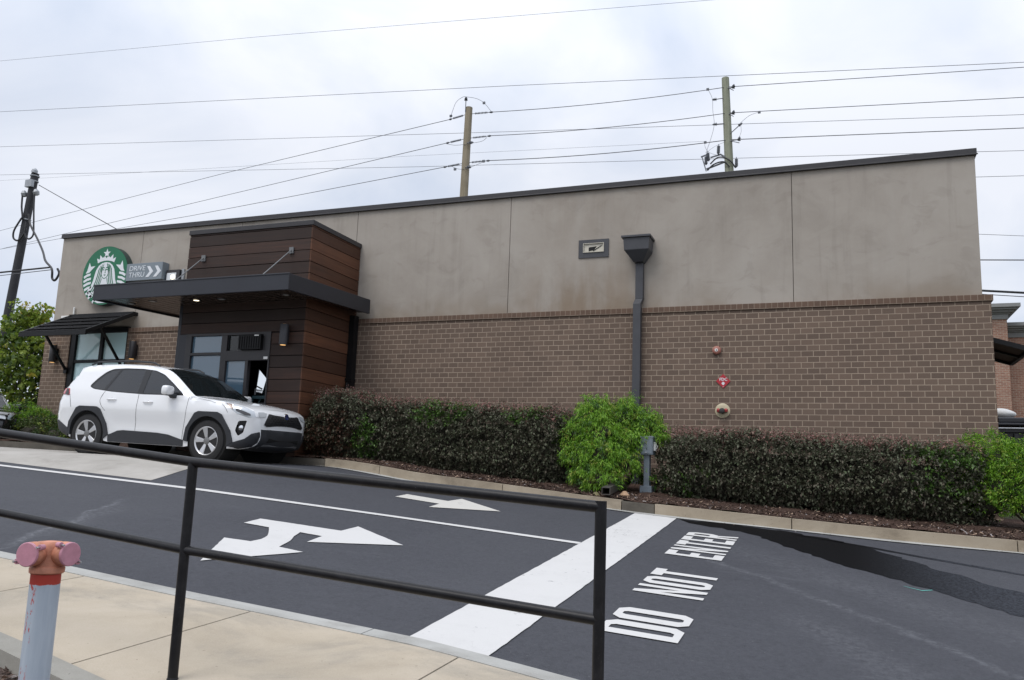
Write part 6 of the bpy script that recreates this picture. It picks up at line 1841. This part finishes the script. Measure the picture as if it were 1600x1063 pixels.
jumper(P1, [(-14.45, 14, 12.42), (-14.13, 13.9, 12.23), (-13.85, 13.83, 12.15), (-13.52, 13.82, 12.18), (-12.98, 14, 12.44)])
q = MB()
for c_ in ((-14.53, 13.95, 14.55), (-13.05, 13.9, 14.90), (-14.2, 13.9, 12.21), (-13.0, 14, 12.46)): q.box(c_[0]-.05, c_[0]+.05, c_[1]-.03, c_[1]+.03, c_[2]-.045, c_[2]+.045)
q.build('clamp', M_ins, P1)

P2 = tag(empty('utility_pole', (-3.40, 16, -0.9)), 'greenish wooden utility pole with fuses and loops, near the right of the roof', 'utility pole', 'wooden utility poles behind the cafe')
q = MB(); q.tube([(-3.30, 16, -0.9), (-3.66, 16, 11.9), (-3.785, 16, 15.62)], [0.20, 0.165, 0.14], 20); q.build('shaft', M_pole2, P2, smooth=50)
for (x, z) in ((-3.47, 15.14), (-3.48, 14.08), (-3.27, 12.99)):
    post_ins(P2, (-3.70, 15.9, z - 0.01), (x, 15.85, z), (0.25, 0, 1))
    q = MB(); q.tube([(-3.66, 15.9, z + 0.02), (x + 0.01, 15.85, z - 0.14)], 0.014, 6); q.build('bracket', M_ins, P2)
post_ins(P2, (-3.80, 15.9, 14.76), (-4.16, 15.88, 14.74), (-1, 0, 0)); post_ins(P2, (-3.76, 15.9, 13.72), (-4.15, 15.88, 13.72), (-1, 0, 0)); post_ins(P2, (-3.58, 15.9, 13.30), (-3.24, 15.85, 13.57), (0.8, 0, 0.6))
jumper(P2, [(-4.45, 15.95, 15.24), (-4.27, 15.88, 14.79), (-4.25, 15.88, 14.3), (-4.20, 15.88, 13.72), (-4.32, 15.88, 13.18), (-4.52, 15.9, 12.60)], 0.007)
jumper(P2, [(-2.54, 16.1, 14.11), (-2.88, 15.95, 13.95), (-3.20, 15.85, 13.66)], 0.007); jumper(P2, [(-3.2, 15.85, 13.51), (-3.19, 15.85, 13.3), (-3.27, 15.9, 13.10)], 0.006)
jumper(P2, [(-4.55, 15.95, 13.06), (-4.55, 15.9, 12.86), (-4.40, 15.9, 12.62), (-4.10, 15.9, 12.47)], 0.006); jumper(P2, [(-4.52, 15.9, 12.60), (-4.2, 15.9, 12.82), (-3.8, 15.85, 12.95)], 0.005)
for (x, z, tx) in ((-4.03, 12.66, 0.05), (-4.50, 12.28, 0.0), (-3.37, 12.07, 0.0), (-4.42, 12.42, -0.10)):
    q = MB(); prof = [(0.02, -0.2)]
    for i in range(6): prof += [(0.045, -0.16 + 0.05 * i), (0.068, -0.145 + 0.05 * i), (0.045, -0.125 + 0.05 * i)]
    prof += [(0.02, 0.16), (0.012, 0.21)]
    q.lathe(prof, (x, 15.8, z), (tx, 0, 1), 12); q.build('fuse_cutout', M_ins, P2)
jumper(P2, [(-4.34, 15.8, 12.10), (-4.09, 15.78, 12.31), (-3.83, 15.77, 12.30), (-3.57, 15.78, 12.12), (-3.40, 15.8, 11.85)], 0.028, M_wire_d)
jumper(P2, [(-4.45, 15.8, 11.85), (-4.22, 15.78, 12.06), (-3.85, 15.77, 12.13), (-3.62, 15.78, 11.90)], 0.028, M_wire_d)
q = MB(); q.bar((-4.70, 15.85, 12.44), (-4.44, 15.85, 12.52), 0.04, 0.05); q.bar((-4.34, 15.85, 12.38), (-3.93, 15.85, 12.47), 0.04, 0.05); q.bar((-4.66, 15.85, 12.44), (-4.50, 15.85, 11.85), 0.04, 0.04); q.bar((-4.5, 15.9, 11.95), (-3.7, 15.9, 12.2), 0.05, 0.05); q.bar((-3.95, 15.9, 12.47), (-3.7, 15.9, 12.3), 0.05, 0.05)
q.build('bracket', M_ins, P2)
q = MB()
for c_ in ((-4.45, 15.95, 15.24), (-4.55, 15.95, 13.07), (-2.54, 16.1, 14.11)): q.box(c_[0]-.05, c_[0]+.05, c_[1]-.03, c_[1]+.03, c_[2]-.05, c_[2]+.03)
q.build('clamp', M_ins, P2)

P3 = tag(empty('service_pole', (-28.25, 6, -0.5)), 'dark leaning service pole with cable loops at the left edge', 'utility pole')
q = MB(); q.tube([(-28.42, 6, -0.5), (-28.017, 6, 5.478), (-27.61, 6, 10.52)], [0.175, 0.155, 0.135], 20); q.build('shaft', M_pole3, P3, smooth=50)
q = MB()
for z in (10.42, 10.22, 8.75): q.lathe([(0.165, -0.02), (0.165, 0.02)], (-27.61 - (10.5 - z) * 0.08, 6, z), (0.08, 0, 1), 20)
q.build('band', M_galv, P3)
q = MB(); q.lathe([(0.05, 0.0), (0.12, 0.02), (0.10, 0.12), (0.03, 0.18)], (-27.55, 5.9, 10.50), (0.3, 0, 1), 14); q.build('pole_cap', M_galv, P3)
q = MB(); q.box(-27.80, -27.48, 5.78, 5.90, 9.95, 10.22); q.build('id_plate', M_galv, P3)
for x in (-27.93, -27.32):
    q = MB(); q.lathe([(0.03, -0.15), (0.10, -0.12), (0.11, 0.0), (0.05, 0.09)], (x, 5.9, 9.76), (0, -0.3, 1), 14); q.build('weatherhead', M_galv, P3)
jumper(P3, [(-27.93, 5.85, 9.66), (-27.85, 5.82, 9.2), (-27.72, 5.80, 8.8), (-27.79, 5.8, 8.70), (-28.05, 5.8, 8.30), (-28.02, 5.8, 8.0), (-27.75, 5.8, 7.92), (-27.5, 5.8, 8.2), (-27.47, 5.8, 8.57)], 0.035, M_wire_d)
jumper(P3, [(-27.32, 5.85, 9.66), (-27.22, 5.82, 9.1), (-27.10, 5.8, 8.5), (-27.05, 5.8, 8.06), (-27.27, 5.8, 7.93), (-27.48, 5.8, 8.15), (-27.5, 5.8, 8.6)], 0.032, M_wire_d)
q = MB(); q.tube(cat3([(-27.50, 5.85, 8.9), (-27.25, 5.8, 8.45), (-26.33, 5.4, 7.78), (-24.6, 4.3, 6.90), (-23.3, 3.4, 6.25), (-22.5, 3.0, 5.85), (-22.43, 3.0, 5.55), (-22.3, 3.0, 5.48), (-22.17, 3.0, 5.68), (-22.26, 3.0, 5.84)]), 0.035, 7)
tag(q.build('service_drop_cable', M_wire_d), 'thick black cable drooping from the dark left pole to a knot', 'cable')

GW = 'overhead wires crossing the sky'
def wire(pts, r, label, mt=None, sag=0.0, group=GW):
    out = []
    if pts[-1][0] > 5:      # carry on to the next pole, out of sight
        d_ = Vector(pts[-1]) - Vector(pts[-2]); pts = pts[:-1] + [tuple(Vector(pts[-1]) + d_ / d_.x * 45)]
    for a, b in zip(pts, pts[1:]):
        n = 10
        for k in range(n):
            t_ = k / n; p = Vector(a).lerp(Vector(b), t_); p.z -= (sag if b[0] < 5 else 0.0) * 4 * t_ * (1 - t_); out.append(p)
    out.append(Vector(pts[-1]))
    q = MB(); q.tube(out, r, 6)
    return tag(q.build('overhead_wire', mt or M_wire), label, 'wire', group)
wire([(-76.82, 34.0, 36.14), (-41.65, 34.0, 33.2), (-6.72, 34.0, 29.9), (-1.54, 34.0, 29.45)], 0.011, 'faint topmost wire slanting out through the upper edge of the sky')
wire([(-60.46, 24.0, 24.88), (-15.94, 24.0, 20.8), (10.18, 24.0, 18.27)], 0.012, 'long straight wire passing above both wooden pole tops')
wire([(-65.83, 30.0, 17.36), (-32.95, 22.0, 16.85), (-14.64, 14.03, 14.44)], 0.013, 'wire from the top of the tan pole running down to the left', sag=0.0)
wire([(-12.70, 14.05, 14.53), (-3.72, 15.9, 15.2), (8.88, 19.0, 15.81)], 0.013, 'top conductor from the tan pole past the greenish pole to the right', sag=0.12)
wire([(-65.52, 30.0, 15.85), (-32.79, 22.0, 15.48), (-14.72, 14.03, 13.43)], 0.013, 'wire from the middle insulator of the tan pole running down to the left')
wire([(-12.74, 14.05, 13.525), (-3.68, 15.9, 14.13), (8.8, 19.0, 14.61)], 0.013, 'middle conductor from the tan pole past the greenish pole to the right', sag=0.12)
wire([(-65.57, 30.0, 16.06), (-34.99, 22.0, 14.47), (-14.79, 14.03, 12.40)], 0.013, 'wire from the lowest insulator of the tan pole running down to the left')
wire([(-12.75, 14.05, 12.48), (-3.64, 15.9, 13.04), (8.72, 19.0, 13.4)], 0.015, 'lowest conductor from the tan pole past the greenish pole to the right', sag=0.12)
wire([(-62.94, 26.0, 23.32), (-16.64, 26.0, 19.1), (10.53, 26.0, 16.72)], 0.011, 'thin wire crossing behind the tan pole just above its middle insulators')
wire([(-65.5, 28.0, 22.08), (-23.66, 28.0, 18.5), (6.34, 28.0, 16.14), (10.93, 28.0, 15.77)], 0.011, 'thin wire crossing behind both wooden poles below their lowest insulators')
wire([(-63.86, 27.0, 20.94), (-40.06, 27.0, 19.65), (-23.59, 27.0, 18.8), (-6.22, 27.0, 17.72)], 0.006, 'very faint wire crossing behind the tan pole between its two lower insulators')
wire([(2.5, 12.0, 9.5), (6.86, 12.0, 9.21)], 0.007, 'short thin wire in the sky right of the roof corner, upper one')
wire([(3.0, 22.0, 10.7), (9.19, 22.0, 9.96)], 0.009, 'thin wire in the sky right of the stucco corner, sloping down')
wire([(2.0, 16.0, 8.0), (7.67, 16.0, 7.64)], 0.018, 'dark level wire in the sky beside the lower stucco corner', M_wire_d)
wire([(2.3, 14.0, 6.56), (7.11, 14.0, 6.04)], 0.035, 'thick dark cable just above the brick ledge at the right corner', M_wire_d)
wire([(2.3, 14.0, 6.46), (7.11, 14.0, 5.90)], 0.012, 'thin cable right under the thick dark cable at the right corner', M_wire_d)
wire([(-27.07, 3.0, 5.81), (-22.61, 3.0, 5.9)], 0.026, 'dark wire running left from the cable knot beside the left pole', M_wire_d)
wire([(-29.97, 5.0, 6.3), (-22.52, 3.0, 5.82)], 0.012, 'thin lower wire running left from the cable knot beside the left pole')
wire([(-27.35, 6.0, 10.05), (-18.6, 2.0, 6.38)], 0.014, 'straight stay wire from the dark left pole to the cafe roof', M_wire_d)

# ------------------------------------------------------------------ beyond the cafe
NB = tag(empty('brick_building', (4, 33, -1.5)), 'mottled red brick building with grey cornices beyond the right corner', 'building')
q = MB(); q.box(-4, 7.62, 30, 46, -1.5, 8.5); q.box(7.62, 34, 31.3, 46, -1.5, 7.75); q.build('wall', M_redbrick, NB)
M_corn = mat('grey_cornice', (0.235, 0.24, 0.235), 0.7, 0, 0.08, 2)
def cornice(mb, x0, x1, y, zb_, ztp, ret=True):
    hs = ztp - zb_
    for (o_, a, b) in ((0.06, 0.0, 0.36), (0.14, 0.36, 0.46), (0.26, 0.46, 0.60), (0.40, 0.60, 0.74), (0.52, 0.74, 1.0)):
        mb.box(x0, x1 + (o_ if ret else 0), y - o_, y + 12, zb_ + hs * a, zb_ + hs * b - 0.003)
q = MB(); cornice(q, -4, 7.62, 30, 8.35, 9.03); q.build('cornice', M_corn, NB)
q = MB(); cornice(q, 7.64, 34, 31.3, 7.66, 8.33, False); q.build('cornice', M_corn, NB)
q = MB(); q.box(-3.9, 7.8, 30.3, 45.5, 8.9, 8.98); q.build('roof', M_slate, NB)

DU = tag(empty('dumpster', (4.4, 6.8, -0.7)), 'black ribbed dumpster with a flat lid behind the right bush', 'dumpster')
M_bin = mat('black_bin_paint', (0.014, 0.015, 0.019), 0.4, 0, 0.2, 4)
q = MB(); q.box(3.30, 5.4, 6.0, 7.5, -0.7, 1.50)
for i in range(9): q.box(3.36 + 0.23 * i, 3.45 + 0.23 * i, 5.94, 5.998, -0.6, 1.36)
q.box(3.28, 5.42, 5.93, 5.999, 1.38, 1.50)
q.build('bin_body', M_bin, DU, bevel=0.01)
q = MB(); q.box(3.27, 5.45, 5.92, 7.55, 1.53, 1.60); q.box(3.3, 5.4, 6.0, 7.5, 1.60, 1.72); q.build('lid', mat('black_lid', (0.010, 0.011, 0.016), 0.25), DU, bevel=0.025)
q = MB(); q.tube([(3.28, 5.88, 1.47), (5.45, 5.88, 1.47)], 0.018, 8); q.build('handle', M_galv, DU)
bm = bmesh.new(); bmesh.ops.create_uvsphere(bm, u_segments=24, v_segments=12, radius=1)
for v in bm.verts:
    n = v.co.copy(); k = 1 + 0.05 * math.sin(5 * n.x + 1) + 0.05 * math.sin(6 * n.y)
    v.co = Vector((n.x * 0.36 * k, n.y * 0.34 * k, max(-0.12, n.z * 0.13 * k)))
me = bpy.data.meshes.new('rubbish_bag'); bm.to_mesh(me); bm.free(); me.materials.append(mat('white_bag', (0.72, 0.72, 0.70), 0.5)); smooth_mesh(me, 60)
o = bpy.data.objects.new('rubbish_bag', me); C.objects.link(o); o.location = (3.42, 6.6, 1.84)
tag(o, 'white bulging bag lying on the black dumpster lid', 'bag')

FB = tag(empty('far_shop', (-58, 34, 0)), 'low pinkish building glimpsed through the tree at the far left', 'building')
q = MB(); q.box(-72, -52, 32, 44, -1.5, 4.0); q.build('wall', M_redbrick, FB)
q = MB(); q.box(-72.3, -51.7, 31.7, 44.3, 4.0, 4.5); q.build('roof', M_white, FB)
LR = tag(empty('low_fence_rail', (-21, 1, 0.1)), 'low dark metal rail behind the shrubs at the left end of the cafe', 'railing')
q = MB(); q.tube([(-26, 1.0, 1.75), (-21.47, 1.0, 1.49), (-18.8, 1.0, 1.31)], 0.03, 8); q.build('top_rail', M_black, LR)
for x in (-25.5, -23.4, -21.2, -19.0):
    q = MB(); q.tube([(x, 1.0, 0.0), (x, 1.0, 1.49 - 0.066 * (x + 21.47))], 0.025, 8); q.build('post', M_black, LR)
# a line of far trees beyond the lot at the left
for (x, y, s, lab) in ((-44, 24, 3.4, 'rounded green tree far beyond the young maple, nearer one'), (-60, 52, 5.0, 'rounded green tree far beyond the young maple, farther one')):
    lb = [(x, y, s * 0.75, s, s, s * 0.62), (x + s * 0.8, y, s * 0.5, s * 0.7, s * 0.7, s * 0.5), (x - s * 0.8, y + 1, s * 0.55, s * 0.75, s * 0.7, s * 0.5)]
    T_ = bush('far_tree', lab, 'tree', (x, y, -0.5), lb, 500, 0.35, 0.6, [M_maple, M_maple_d, M_maple_y], None, 0.1, 8, 0.6, 3, probs=(0.6, 0.35, 0.05))
    core_lobes(T_, lb, 0.7)
